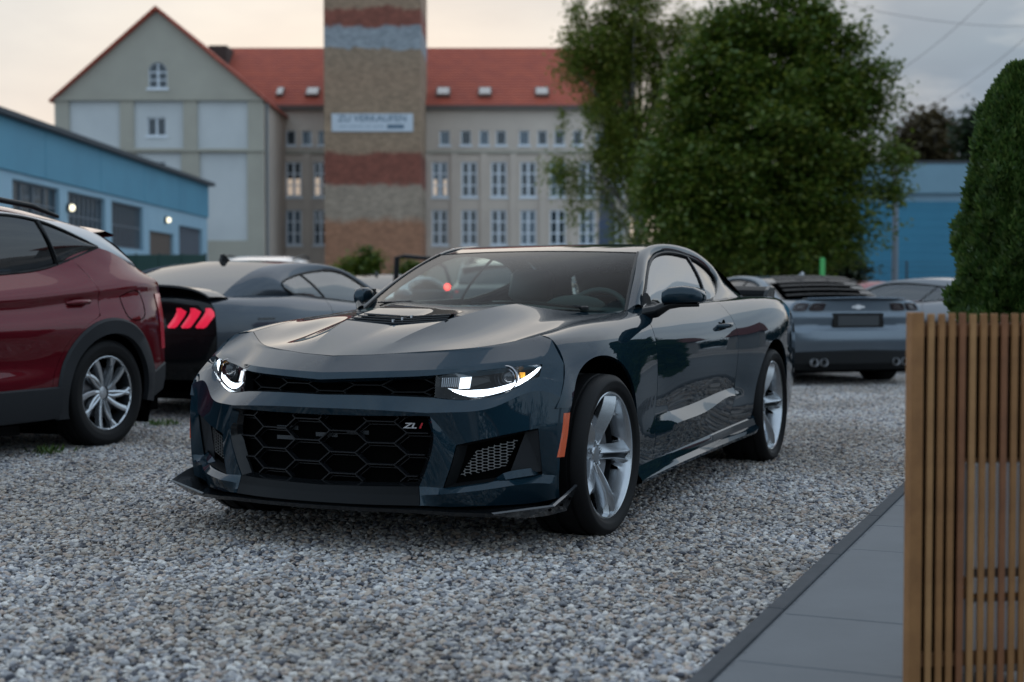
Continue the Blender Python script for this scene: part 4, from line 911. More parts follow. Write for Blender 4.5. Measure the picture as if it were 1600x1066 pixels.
    C_ = gridsurf([r2, r3, r4], n, (1,), (2, 3)); C_[0] = Bq[-1]
    D_ = gridsurf([r4, r5, r6], n, (), (2, 3, 5)); D_[0] = C_[-1]
    E_ = gridsurf([r6, r6b, r7], n, (1,), (2, 3)); E_[0] = D_[-1]
    def cells(D, keep):
        m = np.ones((D.shape[0] - 1, D.shape[1] - 1), bool)
        for a, b in keep: m[:, a * n:b * n] = False
        return m
    mE = cells(E_, [(0, 2)]); mB = cells(Bq, [(0, 5)]); mD = cells(D_, [(0, 2), (3, 5)])
    # corner from the front to the wheel arch
    ar = lambda z: tuple(S.ev(-.03 - math.sqrt(.412 ** 2 - (z - .34) ** 2), S.q_at(-.03 - math.sqrt(.412 ** 2 - (z - .34) ** 2), z))[0])
    colD = np.concatenate([C_[n:, -1], D_[1:, -1], E_[1:, -1]])         # r3 down to r7
    K = []
    for p in colD:
        z = min(p[2], .56) if p[2] > .53 else p[2]
        q = np.array(ar(z)); row = [p]
        for t in np.linspace(0, 1, 9)[1:]:
            u = p[0] * (1 - t) + q[0] * t; zz = p[2] * (1 - t) + q[2] * t
            sv = S.ev(u, S.q_at(u, zz))[0]; row.append(np.array([u, p[1] * (1 - t) ** 3 + sv[1] * (1 - (1 - t) ** 3), zz]))
        K.append(row)
    K = np.array(K)
    if front:
        mk = np.ones((K.shape[0] - 1, K.shape[1] - 1), bool)
        fb = panel('front_bumper', [A, Bq, C_, D_, E_, K], paint, root, (1, -1), centre=(0, .3, .45), flange=.03, gap=.0024, sharp=24,
                   masks=[None, mB, None, mD, mE, mk], weld=1.2e-3)
        panel('lower_valance', [E_[:, :2 * n + 1]], valance_m, root, (1, -1), centre=(0, .3, .45), flange=.02, gap=.0005)
        front_details(root, fb, S, A, Bq, C_, D_, E_, n)
    # side skirt, rocker
    for s in (1, -1):
        D = []
        for i, u in enumerate(np.linspace(.40, 2.44, 26)):
            t = i / 25; fl = .018 + .050 * max(0, (t - .25) / .75) ** 1.3 - (.045 * max(0, (t - .9) / .1)); zb = .172 + .048 * t; zt = zb + .062 + .012 * t
            vb = S.ev(u, S.q_at(u, zt))[0][1]
            D.append([(s * (vb - .004), u, zt + .012), (s * (vb + .006), u, zt), (s * (vb + .012), u, zb + .034), (s * (vb + .012 + fl), u, zb + .010 + .012 * t), (s * (vb + .010 + fl), u, zb - .004 + .012 * t), (s * (vb - .04), u, zb - .012), (s * .5, u, zb - .02)])
        mb = MB(); mb.grid(np.array(D)); mb.build('side_skirt', paint if front else blk_gloss, root, smooth=30)
        # mirror (the one on the far side is folded back)
        fold = front and s < 0
        secs = []
        for i, (v, zc, hz, uc, hu) in enumerate([(.893, .985, .012, .79, .035), (.900, .990, .030, .79, .052), (.93, 1.0, .039, .80, .066), (.99, 1.003, .041, .81, .072), (1.04, 1.0, .036, .82, .066), (1.07, .993, .026, .83, .055), (1.078, .988, .010, .835, .03)]):
            row = []
            for k in range(20):
                a = 2 * math.pi * k / 20; ca, sa = math.cos(a), math.sin(a); ex = .55
                row.append((s * v, uc + hu * math.copysign(abs(ca) ** ex, ca), zc + hz * math.copysign(abs(sa) ** ex, sa)))
            row.append(row[0]); secs.append(row)
        mb = MB(); mb.grid(np.array(secs)); mb.add(secs[0][:-1], [tuple(range(20))]); mb.add(secs[-1][:-1], [tuple(range(20))])
        if fold: mb.v = [(-(.80 + (p[1] - .80) * .55 + .015), .90 + (abs(p[0]) - .89) * .9, p[2] - .005) for p in mb.v]
        mir = mb.build('wing_mirror', paint, root, smooth=45, weld=1e-4, fix=True)
        mb = MB(); mb.tube([(s * .76, .86, .92), (s * .80, .90, .955)] if fold else [(s * .80, .80, .915), (s * .86, .79, .925), (s * .915, .80, .955), (s * .97, .81, .958), (s * 1.055, .825, .955)], (.03, .02) if fold else (.032, .030, .022, .015, .009), 10)
        mb.build('mirror_arm', blk_gloss, mir, smooth=50)
        mb = MB(); mb.grid(np.array([[(s * .79, .93 + (v - .93), z) if fold else (s * v, .885 - .004, z) for v in (.915, 1.06)] for z in (.972, 1.03)])); mb.build('mirror_glass', chrome, mir)
        mb = MB(); mb.prism([(.93, .945), (1.06, .945), (1.03, .99), (.985, 1.01)], s * .748, s * .728, 0); mb.build('mirror_triangle', blk_plastic, root)
        # door handle
        hv = S.ev(1.85, S.q_at(1.85, .832))[0]
        mb = MB(); mb.tube([(s * (hv[1] - .01), 1.75, .832), (s * (hv[1] + .028), 1.78, .834), (s * (hv[1] + .032), 1.86, .836), (s * (hv[1] + .024), 1.93, .838), (s * (hv[1] - .012), 1.955, .838)], (.010, .014, .014, .013, .008), 10)
        mb.build('door_handle', paint, root, smooth=50)
        mb = MB(); mb.lathe([(0, .034), (.003, .034), (.004, .030), (-.002, 0)], 20, 'x', (s * (hv[1] - .001), 1.85, .832)); mb.build('handle_recess', void, root, smooth=50)
    # deck and tail
    dz = []
    uu = np.linspace(3.06, 3.60, 10)
    for i, u in enumerate(uu):
        e = S.ev(u + (.04 if i == 0 else .04 * (1 - i / 9)), 0)[0]; row = []
        for x in np.linspace(0, 1, 9): row.append((u + (.04 * (1 - i / 9)) * x ** 2 + (.10 * i / 9) * (1 - x ** 2), e[1] * x, e[2] + .012 * (1 - x ** 2)))
        dz.append(row)
    panel('boot_lid', [np.array(dz)], paint, root, (1, -1), centre=(0, 3, .5), gap=.001)
    rr = []
    for q in np.linspace(0, 7.6, 39):
        e = S.ev(P['tail'](q), q)[0]; uc = float(np.interp(q, [0, 1, 1.4, 3.5, 3.9, 4.9, 5.2, 5.9, 6.2, 7.6], [3.70, 3.735, 3.715, 3.70, 3.72, 3.70, 3.755, 3.775, 3.76, 3.72])); row = []
        for x in np.linspace(0, 1, 17):
            row.append((uc + (e[0] - uc) * (.25 * x ** 2 + .75 * x ** 6), e[1] * x, e[2] + (.011 * (1 - x ** 2) if q < 1 else 0)))
        rr.append(row)
    RR = np.array(rr)
    panel('rear_bumper', [RR], paint, root, (1, -1), centre=(0, 3, .5), flange=.03, gap=.001)
    rear_details(root, S, RR, rear)
    if spoiler:
        mb = MB(); D = []
        for v in np.linspace(-.70, .70, 29):
            a = abs(v) / .70; h = .048 - .012 * a ** 2
            u0 = 3.47 + .02 * a
            D.append([(v, u0, .992), (v, u0 + .01, 1.0 + h * .55), (v, u0 + .06, 1.006 + h), (v, u0 + .155, 1.008 + h), (v, u0 + .165, .998 + h), (v, u0 + .08, .992 + h), (v, u0 + .05, .985)])
        mb.grid(np.array(D)); mb.build('rear_spoiler', valance_m, root, smooth=30)
        for s in (1, -1):
            mb = MB(); mb.prism([(3.45, .985), (3.66, .955), (3.675, 1.02), (3.655, 1.046), (3.56, 1.048), (3.50, 1.025)], s * .695, s * .722, 0); mb.build('spoiler_end', blk_gloss, root, bevel=.004)
    # floor, dash, seats
    mb = MB(); mb.box((-.80, -.35, .15), (.80, 3.45, .19)); mb.box((-.62, 1.0, .19), (.62, 2.9, .36)); mb.build('floor_pan', void, root)
    mb = MB(); mb.box((-.40, -.62, .20), (.40, -.45, .60)); mb.box((-.62, -.45, .20), (.62, .45, .72)); mb.build('engine_bay', void, root)
    D = []
    for v in np.linspace(-.70, .70, 21):
        D.append([(v, .62, .90), (v, .80, .945 - .02 * abs(v)), (v, 1.0, .955 - .03 * abs(v)), (v, 1.12, .93), (v, 1.18, .82), (v, 1.15, .55)])
    mb = MB(); mb.grid(np.array(D)); mb.build('dashboard', mat('dash_top', (.055, .07, .07), .6, spec=.2), root, smooth=50)
    mb = MB(); mb.lathe([(r_ * 0 - .16 * math.cos(a), .055 * math.sin(a)) for a in np.linspace(0, math.pi, 9) for r_ in (1,)], 16, 'x', (.37, 1.0, .945)); mb.build('instrument_hood', mat('dash_top', (.055, .07, .07)), root, smooth=60)
    for s in (1, -1):
        mb = MB(); M = Matrix.Translation((s * .37, 1.95, .42)) @ Matrix.Rotation(R(-20), 4, 'X'); mb.obox(M, (-.25, -.07, 0), (.25, .07, .56)); mb.obox(M, (-.13, -.06, .57), (.13, .05, .76)); mb.obox(Matrix.Translation((s * .37, 1.45, .32)), (-.25, -.02, 0), (.25, .5, .16))
        mb.build('seat', seat_m, root, bevel=.03, smooth=60)
    mb = MB(); M = Matrix.Translation((.37, 1.27, .86)) @ Matrix.Rotation(R(65), 4, 'X')
    mb.tube([M @ Vector((.18 * math.cos(a), .18 * math.sin(a), 0)) for a in np.linspace(0, 2 * math.pi, 28, endpoint=False)], .016, 8, True)
    mb.box((.25, 1.26, .85), (.49, 1.285, .885)); mb.build('steering_wheel', seat_m, root, smooth=50)
    # wheels
    for s in (1, -1):
        make_wheel(root, wheelkey, 0, .80, .338, .338, .265, .275, s, spin=.72, steer=-.03 if front else 0)
        make_wheel(root, wheelkey, 2.811, .80, .338, .338, .262, .28, s, spin=.80)
    return P, S
def strip(D, rows, cols, off=0.0, n=1):
    return D[rows[0]:rows[1] + 1, cols[0]:cols[1] + 1]
def surf(D, r, c):
    """bilinear sample of a dense grid at fractions (0..1, 0..1)"""
    a, b = D.shape[:2]; x = np.clip(r, 0, 1) * (a - 1); y = np.clip(c, 0, 1) * (b - 1); i = min(int(x), a - 2); j = min(int(y), b - 2); p, q = x - i, y - j
    return D[i, j] * (1 - p) * (1 - q) + D[i + 1, j] * p * (1 - q) + D[i, j + 1] * (1 - p) * q + D[i + 1, j + 1] * p * q
def honeycomb(v0, v1, z0, z1, w, h, f, inside, bw=.0035, depth=.03, shift=0):
    """bars of a flattened honeycomb in the (v,z) plane laid on the curve f(v,z)->u"""
    mb = MB(); c = w * .24; py = h; px = w - c
    segs = set()
    def key(p): return (round(p[0], 4), round(p[1], 4))
    for i in range(int((v1 - v0) / px) + 3):
        for j in range(int((z1 - z0) / py) + 3):
            cx = v0 + (i - 1) * px + shift; cz = z0 + (j - 1) * py + (py / 2 if i % 2 else 0)
            hx = [(-w / 2, 0), (-w / 2 + c, py / 2), (w / 2 - c, py / 2), (w / 2, 0), (w / 2 - c, -py / 2), (-w / 2 + c, -py / 2)]
            for k in range(6):
                a, b = hx[k], hx[(k + 1) % 6]; A, B = key((cx + a[0], cz + a[1])), key((cx + b[0], cz + b[1]))
                segs.add((min(A, B), max(A, B)))
    for A, B in segs:
        A, B = np.array(A), np.array(B)
        pts = [A + (B - A) * t for t in np.linspace(0, 1, 9)]; ok = [inside(p[0], p[1]) for p in pts]
        ids = [k for k in range(9) if ok[k]]
        if len(ids) < 2: continue
        a, b = pts[ids[0]], pts[ids[-1]]; d = b - a; l = np.linalg.norm(d)
        if l < .004: continue
        nn = np.array([-d[1], d[0]]) / l * bw
        q = []
        for p, sg in ((a, 1), (a, -1), (b, -1), (b, 1)):
            x = p + nn * sg; u = f(x[0], x[1]); q.append((x[0], u, x[1]))
        for p in list(q): q.append((p[0], p[1] + depth, p[2]))
        mb.add(q, [(0, 1, 2, 3), (0, 4, 5, 1), (1, 5, 6, 2), (2, 6, 7, 3), (3, 7, 4, 0)])
    return mb
def front_details(root, fb, S, A, Bq, C_, D_, E_, n):
    c2, c3, c5 = 2 * n, 3 * n, 5 * n
    # lower grille: boundary rings of the opening, tunnel and honeycomb
    def ring(D, a, b):          # closed loop round cells cols a..b, all rows, (u,v,z)
        top = D[0, a:b + 1]; right = D[1:, b]; bot = D[-1, a:b][::-1]; left = D[1:-1, a][::-1]
        return top, right, bot, left
    def tunnel(name, loop, depth, shrink, m, side, parent, closed=True, cen=None):
        loop = np.array(loop); c = loop.mean(0) if cen is None else np.array(cen)
        rows = []
        for t in np.linspace(0, 1, 4):
            L2 = loop.copy(); L2[:, 1:] = c[1:] + (loop[:, 1:] - c[1:]) * (1 - shrink * t); L2[:, 0] += depth * t + (.004 if t == 0 else 0); rows.append(L2)
        Dg = np.array(rows)
        if closed: Dg = np.concatenate([Dg, Dg[:, :1]], 1)
        mb = MB(); mb.grid(S3(Dg, side)); return mb.build(name, m, parent, smooth=25)
    t, r, b, l = ring(D_, 0, c2)
    loopR = np.concatenate([t, r, b]);                      # centre top -> right -> centre bottom
    mir = loopR[::-1] * [1, -1, 1]
    loop = np.concatenate([loopR, mir[1:-1]])
    lg = tunnel('lower_grille', loop, .045, .075, blk_gloss, 1, root, cen=(-.75, 0, .40))
    poly = loop[:, 1:]
    inner = np.array([0, .40]) + (poly - np.array([0, .40])) * .935
    def inside(v, z, Q=inner):
        c = False; k = len(Q)
        for i in range(k):
            a, b_ = Q[i], Q[i - 1]
            if (a[1] > z) != (b_[1] > z) and v < (b_[0] - a[0]) * (z - a[1]) / (b_[1] - a[1]) + a[0]: c = not c
        return c
    fu = lambda v, z: -.775 + .30 * abs(v) ** 2.0 * .9 + .035
    honeycomb(-.5, .5, .262, .56, .215, .084, fu, inside, .0023, .030, shift=.082).build('honeycomb_bars', mat('grille_bar', (.008, .009, .011), .3, spec=.35), lg)
    hb = honeycomb(-.5, .5, .248, .56, .215, .084, fu, inside, .0016, .012, shift=.082); hb.v = [(p[0], p[1] + .026, p[2] - .0) for p in hb.v]; hb.build('inner_bars', mat('grille_bar', (.008, .009, .011)), lg)
    mb = MB(); mb.grid(np.array([[(v, fu(v, z) + .045, z) for v in np.linspace(-.48, .48, 21)] for z in (.25, .40, .56)])); mb.build('grille_back', void, lg)
    # a few cooler fins behind the openings
    mb = MB()
    for v, z in ((-.21, .47), (-.21, .43), (.12, .465), (-.02, .45)): mb.box((v - .05, fu(v, z) + .036, z - .008), (v + .05, fu(v, z) + .040, z + .008))
    mb.build('cooler_fin', mat('cooler_fin', (.05, .055, .06), .4, .5), lg)
    # badge: red and silver lettering in the grille
    def text(body, m, size, loc, rz, parent, shear=0.0, name='badge', ext=.003):
        cu = bpy.data.curves.new(name, 'FONT'); cu.body = body; cu.size = size; cu.extrude = ext; cu.shear = shear; cu.offset = size * .022
        tmp = bpy.data.objects.new('tmp', cu); col.objects.link(tmp)
        dg = bpy.context.evaluated_depsgraph_get(); me = bpy.data.meshes.new_from_object(tmp.evaluated_get(dg)); bpy.data.objects.remove(tmp)
        me.materials.clear(); me.materials.append(m); o = link(name, me, parent); o.location = loc; o.rotation_euler = (math.pi / 2, 0, rz); return o
    bz = .492; u_ = fu(.36, bz)
    bk = text('ZL', satin, .036, (.335, fu(.345, bz) - .012, bz), .20, lg, .28)
    b1 = text('1', mat('badge_red', (.55, .02, .03), .3), .036, (.388, fu(.39, bz) - .006, bz), .20, lg, .28)
    for o in (bk, b1): o.scale = (1.28, .8, 1)
    # upper grille
    t, r, b, l = ring(Bq, 0, c2); loopR = np.concatenate([t, r, b]); loop2 = np.concatenate([loopR, (loopR[::-1] * [1, -1, 1])[1:-1]])
    ug = tunnel('upper_grille', loop2, .05, .02, blk_plastic, 1, root, cen=(-.76, 0, .645))
    P2 = loop2[:, 1:]
    fu2 = lambda v, z: -.765 + .55 * abs(v) ** 2 + .045
    honeycomb(-.5, .5, .60, .70, .21, .052, fu2, lambda v, z: inside(v, z, P2), .0022, .03, shift=.03).build('honeycomb_bars', blk_plastic, ug)
    mb = MB(); mb.grid(np.array([[(v, fu2(v, z) + .035, z) for v in np.linspace(-.47, .47, 21)] for z in (.585, .71)])); mb.build('grille_back', void, ug)
    for s in (1, -1):
        # headlight
        L0 = Bq[:, c2:c5 + 1]; h = empty('headlight'); h.parent = root
        DL = L0 + np.array([-.004, 0, 0]); mb = MB(); mb.grid(S3(DL, s)); mb.build('lens', lens, h, smooth=60)
        top, r_, bo, le = ring(Bq, c2, c5); lp = np.concatenate([top, r_, bo, le]); cen = lp.mean(0)
        rows = []
        for t in (0, .35, .7, 1):
            Q = lp.copy(); Q[:, 0] += .085 * t; Q[:, 2] = cen[2] + (lp[:, 2] - cen[2]) * (1 - .12 * t); Q[:, 1] = cen[1] + (lp[:, 1] - cen[1]) * (1 - .05 * t); rows.append(Q)
        rows.append(np.repeat((rows[-1].mean(0))[None] + [[.02, 0, 0]], len(lp), 0))
        Dg = np.array(rows); Dg = np.concatenate([Dg, Dg[:, :1]], 1); mb = MB(); mb.grid(S3(Dg, s)); mb.build('lamp_bowl', blk_gloss, h, smooth=40)
        # daytime light: hook along the bottom edge and up the outer end
        pts = []
        for (rr_, cc) in ((.60, .13), (.71, .24), (.78, .34), (.82, .46), (.82, .58), (.80, .70), (.76, .80), (.64, .88), (.42, .94), (.16, .972)):
            pts.append(surf(L0, rr_, cc) + np.array([.022, 0, 0]))
        C1 = curveN(pts, 40); mb = MB(); rows = []
        for i, p in enumerate(C1):
            t = i / 40; wd = float(np.interp(t, [0, .12, .26, .40, .7, .9, 1], [.001, .009, .0145, .013, .010, .0085, .005])); d = C1[min(i + 1, 40)] - C1[max(i - 1, 0)]; d /= np.linalg.norm(d)
            nz_ = np.cross(d, np.array([1, .3, 0.])); nz_ /= np.linalg.norm(nz_)
            rows.append([p - nz_ * wd, p - nz_ * wd * .4 + [-.004, 0, 0], p + nz_ * wd * .4 + [-.004, 0, 0], p + nz_ * wd])
        mb.grid(S3(np.array(rows), s)); mb.build('daytime_light', drl_edge, h, smooth=60)
        R2 = np.array(rows); m_ = (R2[:, 1] + R2[:, 2]) / 2; core = np.stack([m_ + (R2[:, k] - m_) * .72 - [.006, 0, 0] for k in (1, 2)], 1); core = np.stack([m_ + (R2[:, k] - m_) * .66 - [.006, 0, 0] for k in (0, 3)], 1); mb = MB(); mb.grid(S3(core[2:-1], s)); mb.build('light_core', drl, h, smooth=60)
        # inner reflector block with ribs
        mb = MB()
        q = np.array([[surf(L0, a, b) + np.array([.035, 0, 0]) for b in np.linspace(.24, .36, 5)] for a in np.linspace(.10, .62, 4)]); mb.grid(S3(q, s)); mb.build('inner_reflector', drl_soft, h)
        mb = MB()
        for k in range(9):
            b = .03 + k * .024; q = np.array([[surf(L0, a, b + d) + np.array([.03, 0, 0]) for d in (0, .014)] for a in (.12, .55)]); mb.grid(S3(q, s))
        mb.build('ribbed_reflector', mat('ribbed_chrome', (.25, .26, .27), .25, .9), h)
        # projector
        pc = surf(L0, .40, .655) + np.array([.045, 0, 0]); c = (s * pc[1], pc[0], pc[2])
        mb = MB()
        mb.lathe([(.02, .046), (-.020, .050), (-.024, .047), (-.010, .043)], 32, 'y', c); mb.lathe([(.0, .038), (-.016, .037), (-.018, .034), (.006, .030)], 32, 'y', c); mb.build('projector_ring', mat('projector_ring', (.30, .31, .33), .2, 1), h, smooth=50)
        mb = MB(); mb.lathe([(-.004 - .012 * math.cos(a), .028 * math.sin(a)) for a in np.linspace(0, 1.5, 7)], 28, 'y', c); mb.build('projector_glass', mat('projector_glass', (.02, .025, .03), .03, 0, 1), h, smooth=80)
        mb = MB(); q = surf(L0, .42, .79) + np.array([.03, 0, 0]); mb.box((s * q[1] - .012, q[0], q[2] - .012), (s * q[1] + .012, q[0] + .01, q[2] + .010)); mb.build('indicator', mat('indicator_amber', (.8, .35, .03), .3, emit=(1, .45, .05), es=.6), h)
        # shelf under the lens
        # side opening: black surround, mesh
        top, r_, bo, le = ring(D_, c3, c5); lp = np.concatenate([top, r_, bo, le])
        fo = tunnel('fog_surround', lp, .075, .10, blk_plastic, s, root)
        cen = lp.mean(0); inn = cen[1:] + (lp[:, 1:] - cen[1:]) * .9
        back = lp.copy(); back[:, 1:] = inn; back[:, 0] += .075
        mb = MB(); Dg = np.array([back, np.repeat(back.mean(0)[None], len(back), 0)]); Dg = np.concatenate([Dg, Dg[:, :1]], 1); mb.grid(S3(Dg, s)); mb.build('fog_back', void, fo)
        # sloping black blade on the outer third
        a = surf(D_[:, c3:c5 + 1], .02, .80); b = surf(D_[:, c3:c5 + 1], .02, .99); c_ = surf(D_[:, c3:c5 + 1], .95, .99); d = surf(D_[:, c3:c5 + 1], .95, .60)
        mb = MB(); mb.add(S3(np.array([a + [.05, 0, 0], b + [.01, 0, 0], c_ + [.01, 0, 0], d + [.055, 0, 0]]), s), [(0, 1, 2, 3)]); mb.build('fog_blade', clad, fo)
        q = [surf(D_[:, c3:c5 + 1], y, x)[1:] for y, x in ((.22, .22), (.14, .72), (.72, .58), (.82, .06))]; Q = np.array(q)
        fm = lambda v, z: float(np.interp(abs(v), [.5, .66, .8], [-.70, -.605, -.47])) + .05
        hm = honeycomb(.46, .82, .24, .50, .026, .012, fm, lambda v, z: inside(v, z, Q), .0011, .004)
        hm.v = [(s * p[0], p[1], p[2]) for p in hm.v]; hm.build('fog_mesh', mat('mesh_metal', (.30, .30, .30), .4, .8), fo)
        # orange side marker
        mb = MB(); pts = []
        for z, du in ((.545, .0), (.46, -.015), (.375, -.032)):
            row = []
            for k, du2 in enumerate((-.016, -.012, .012, .016)):
                u = -.405 + du + du2; sv = S.ev(u, S.q_at(u, z))[0]; row.append((s * (sv[1] + (.0045 if k in (1, 2) else -.002)), u, z))
            pts.append(row)
        mb.grid(np.array(pts)); mb.build('side_marker', amber, root, smooth=30)
    # splitter with turned up ends
    mb = MB()
    for s in (1, -1):
        I = [(-.74, 0, .20), (-.72, .22, .20), (-.68, .42, .199), (-.63, .52, .19), (-.54, .66, .19), (-.42, .78, .19), (-.36, .84, .19)]
        O = [(-.838, 0, .190), (-.82, .22, .189), (-.768, .42, .186), (-.712, .53, .176), (-.635, .66, .168), (-.56, .76, .163), (-.37, .85, .165)]
        for top in (0, .014):
            Dg = np.array([I, O]); Dg[..., 2] -= top; mb.grid(S3(Dg, s))
        Dg = np.array([O, O]); Dg[1, :, 2] -= .014; mb.grid(S3(Dg, s))
    sp = mb.build('front_splitter', blk_gloss, root, weld=1e-4, smooth=25)
    for s in (1, -1):
        lo = np.array([(-.63, .665, .167), (-.56, .765, .150), (-.45, .82, .150), (-.335, .85, .155)]); hi = np.array([(-.63, .668, .171), (-.555, .89, .205), (-.45, .897, .232), (-.33, .895, .257)])
        mb = MB()
        for off in (0, .009):
            Dg = np.array([lo * (1 - t) + hi * t for t in np.linspace(0, 1, 5)]); Dg[..., 1] += off; Dg[..., 2] -= off * .6; mb.grid(S3(Dg, s))
        Dg = np.array([hi, hi + [0, .009, -.0054]]); mb.grid(S3(Dg, s))
        wl = mb.build('splitter_winglet', mat('winglet_grey', (.035, .038, .042), .22, 0, .8), sp, smooth=25, weld=1e-4)
        for (u, t) in ((-.475, .3), (-.41, .38), (-.36, .5)):
            x = (u + .56) / .22; p = np.array([np.interp(u, lo[:, 0], lo[:, k]) for k in range(3)]) * (1 - t) + np.array([np.interp(u, hi[:, 0], hi[:, k]) for k in range(3)]) * t
            mb.lathe if False else None
            m2 = MB(); m2.lathe([(.006, .007), (.016, .007), (.018, .004), (.018, 0)], 10, 'x', (0, 0, 0)); m2.v = [(s * (p[1] + a), p[0] + b, p[2] + c) for a, b, c in m2.v]; m2.build('winglet_bolt', void, sp, smooth=40)
def rear_details(root, S, RR, kind):
    pt = lambda q, x: surf(RR, q / 7.6, x)
    lampm = smoke_lamp
    for s in (1, -1):
        for (x0, x1) in ((.51, .74), (.765, .97)):
            q0, q1 = 1.85, 3.3; cells = []
            n = 24; cx, cq, hx, hq = (x0 + x1) / 2, (q0 + q1) / 2, (x1 - x0) / 2, (q1 - q0) / 2
            rows = []
            for k, (f, o) in enumerate(((1.0, .002), (.97, .012), (.86, .014), (.84, .004), (.0, .004))):
                row = []
                for i in range(n + 1):
                    a = 2 * math.pi * i / n; ca, sa = math.cos(a), math.sin(a)
                    p = pt(cq + hq * f * math.copysign(abs(sa) ** .45, sa), cx + hx * f * math.copysign(abs(ca) ** .45, ca)); row.append(p + [o, 0, 0])
                rows.append(row)
            mb = MB(); mb.grid(S3(np.array(rows), s)); tl = mb.build('tail_lamp', lampm, root, smooth=35)
            ring_ = [pt(cq + hq * .6 * math.copysign(abs(math.sin(a)) ** .5, math.sin(a)), cx + hx * .62 * math.copysign(abs(math.cos(a)) ** .5, math.cos(a))) + [.010, 0, 0] for a in np.linspace(0, 2 * math.pi, 24, endpoint=False)]
            mb = MB(); mb.tube(S3(np.array(ring_), s), .006, 6, True); mb.build('lamp_ring', mat('lamp_ring_smoke', (.05, .03, .035), .2, .5), tl, smooth=60)
    # plate recess with dark plate
    mb = MB(); c = pt(4.35, 0); mb.box((-.33, c[0] - .01, c[2] - .085), (.33, c[0] + .006, c[2] + .085)); mb.build('plate_recess', blk_gloss, root, bevel=.01)
    mb = MB(); mb.box((-.26, c[0] + .006, c[2] - .056), (.26, c[0] + .012, c[2] + .056)); mb.build('number_plate', plate_m, root)
    # bow shaped emblem
    e = pt(2.7, 0); mb = MB(); mb.prism([(-.085, -.012), (-.03, -.012), (-.03, -.026), (.03, -.026), (.03, -.012), (.085, -.012), (.075, .012), (.03, .012), (.03, .026), (-.03, .026), (-.03, .012), (-.075, .012)], 0, .006, 1)
    o = mb.build('emblem', satin, root); o.location = (0, e[0] + .004, e[2])
    # diffuser and exhausts
    mb = MB(); D = []
    for v in np.linspace(-.82, .82, 25):
        a = abs(v) / .82; x = min(abs(v) / .84, 1); u = pt(6.3, x)[0]
        D.append([(v, u - .01, .425 - .02 * a), (v, u + .010, .41 - .02 * a), (v, u + .008, .27), (v, u - .06, .19), (v, u - .5, .17)])
    mb.grid(np.array(D)); mb.build('diffuser', blk_plastic, root, smooth=30)
    for s in (1, -1):
        for dx in (-.06, .06):
            mb = MB(); mb.lathe([(-.12, .036), (.05, .045), (.055, .043), (.05, .039), (-.10, .034), (-.10, 0)], 24, 'y', (s * .52 + dx, pt(6.3, .6)[0] - .01, .285)); mb.build('exhaust_pipe', satin, root, smooth=50)
main_car = empty('sports_coupe', (*MAIN_POS, 0), -MAIN_YAW, 'dark blue grey two door muscle coupe with lit headlights standing on the gravel', 'car')
make_muscle(main_car, paint_main, 'five_alloy', True)
# ------------------------------------------------------------------ the other cars
def simple_hood(root, S, paint, u0, u1, zc0, zc1, ue0):
    """plain bonnet from the shut line to the cowl, edges on the fender line"""
    rows = []
    for t in np.linspace(0, 1, 10):
        uc, ue = u0 + (u1 - u0) * t, ue0 + (u1 + .25 - ue0) * t; e = S.ev(ue, 0)[0]; zc = zc0 + (zc1 - zc0) * t ** .7; row = []
        for x in np.linspace(0, 1, 11): row.append((uc + (ue - uc) * x ** 2, e[1] * x, zc + (e[2] - zc) * x ** 2.2))
        rows.append(row)
    return panel('hood', [np.array(rows)], paint, root, (1, -1), centre=(0, 0, .3))
def simple_front(root, S, paint, ue, uc, qs):
    rr = []
    for q in np.linspace(0, qs, 14):
        e = S.ev(ue + .02 * q, q)[0]; c = uc + .012 * (q - 3) ** 2; row = []
        for x in np.linspace(0, 1, 13): row.append((c + (e[0] - c) * (.35 * x ** 2 + .65 * x ** 5), e[1] * x, e[2]))
        rr.append(row)
    D = np.array(rr); panel('front_bumper', [D], paint, root, (1, -1), centre=(0, .5, .4), flange=.03, gap=.001)
    for s in (1, -1):
        q = np.array([[surf(D, a, b) + [-.006, 0, 0] for b in np.linspace(.62, .97, 8)] for a in (.20, .25, .32, .36)]); mb = MB(); mb.grid(S3(q, s)); mb.build('headlight', mat('lamp_clear', (.35, .37, .40), .08, .6, 1), root, smooth=60)
    q = np.array([[surf(D, a, b) + [-.006, 0, 0] for b in np.linspace(0, .55, 8)] for a in np.linspace(.42, .75, 5)]); mb = MB()
    for s in (1, -1): mb.grid(S3(q, s))
    mb.build('grille', void, root)
def rear_grid(S, tail, centre, tq, top=.0):
    rr = []
    for q in np.linspace(0, tq, 22):
        e = S.ev(tail(q), q)[0]; uc = float(np.interp(q, *centre)); row = []
        for x in np.linspace(0, 1, 19): row.append((uc + (e[0] - uc) * (.30 * x ** 2 + .70 * x ** 6), e[1] * x, e[2] + (top * (1 - x ** 2) if q < 1 else 0)))
        rr.append(row)
    return np.array(rr)
mus_us = [-.65, -.2, .3, .9, 1.3, 1.9, 2.4, 2.72, 3.1, 3.45, 3.70]
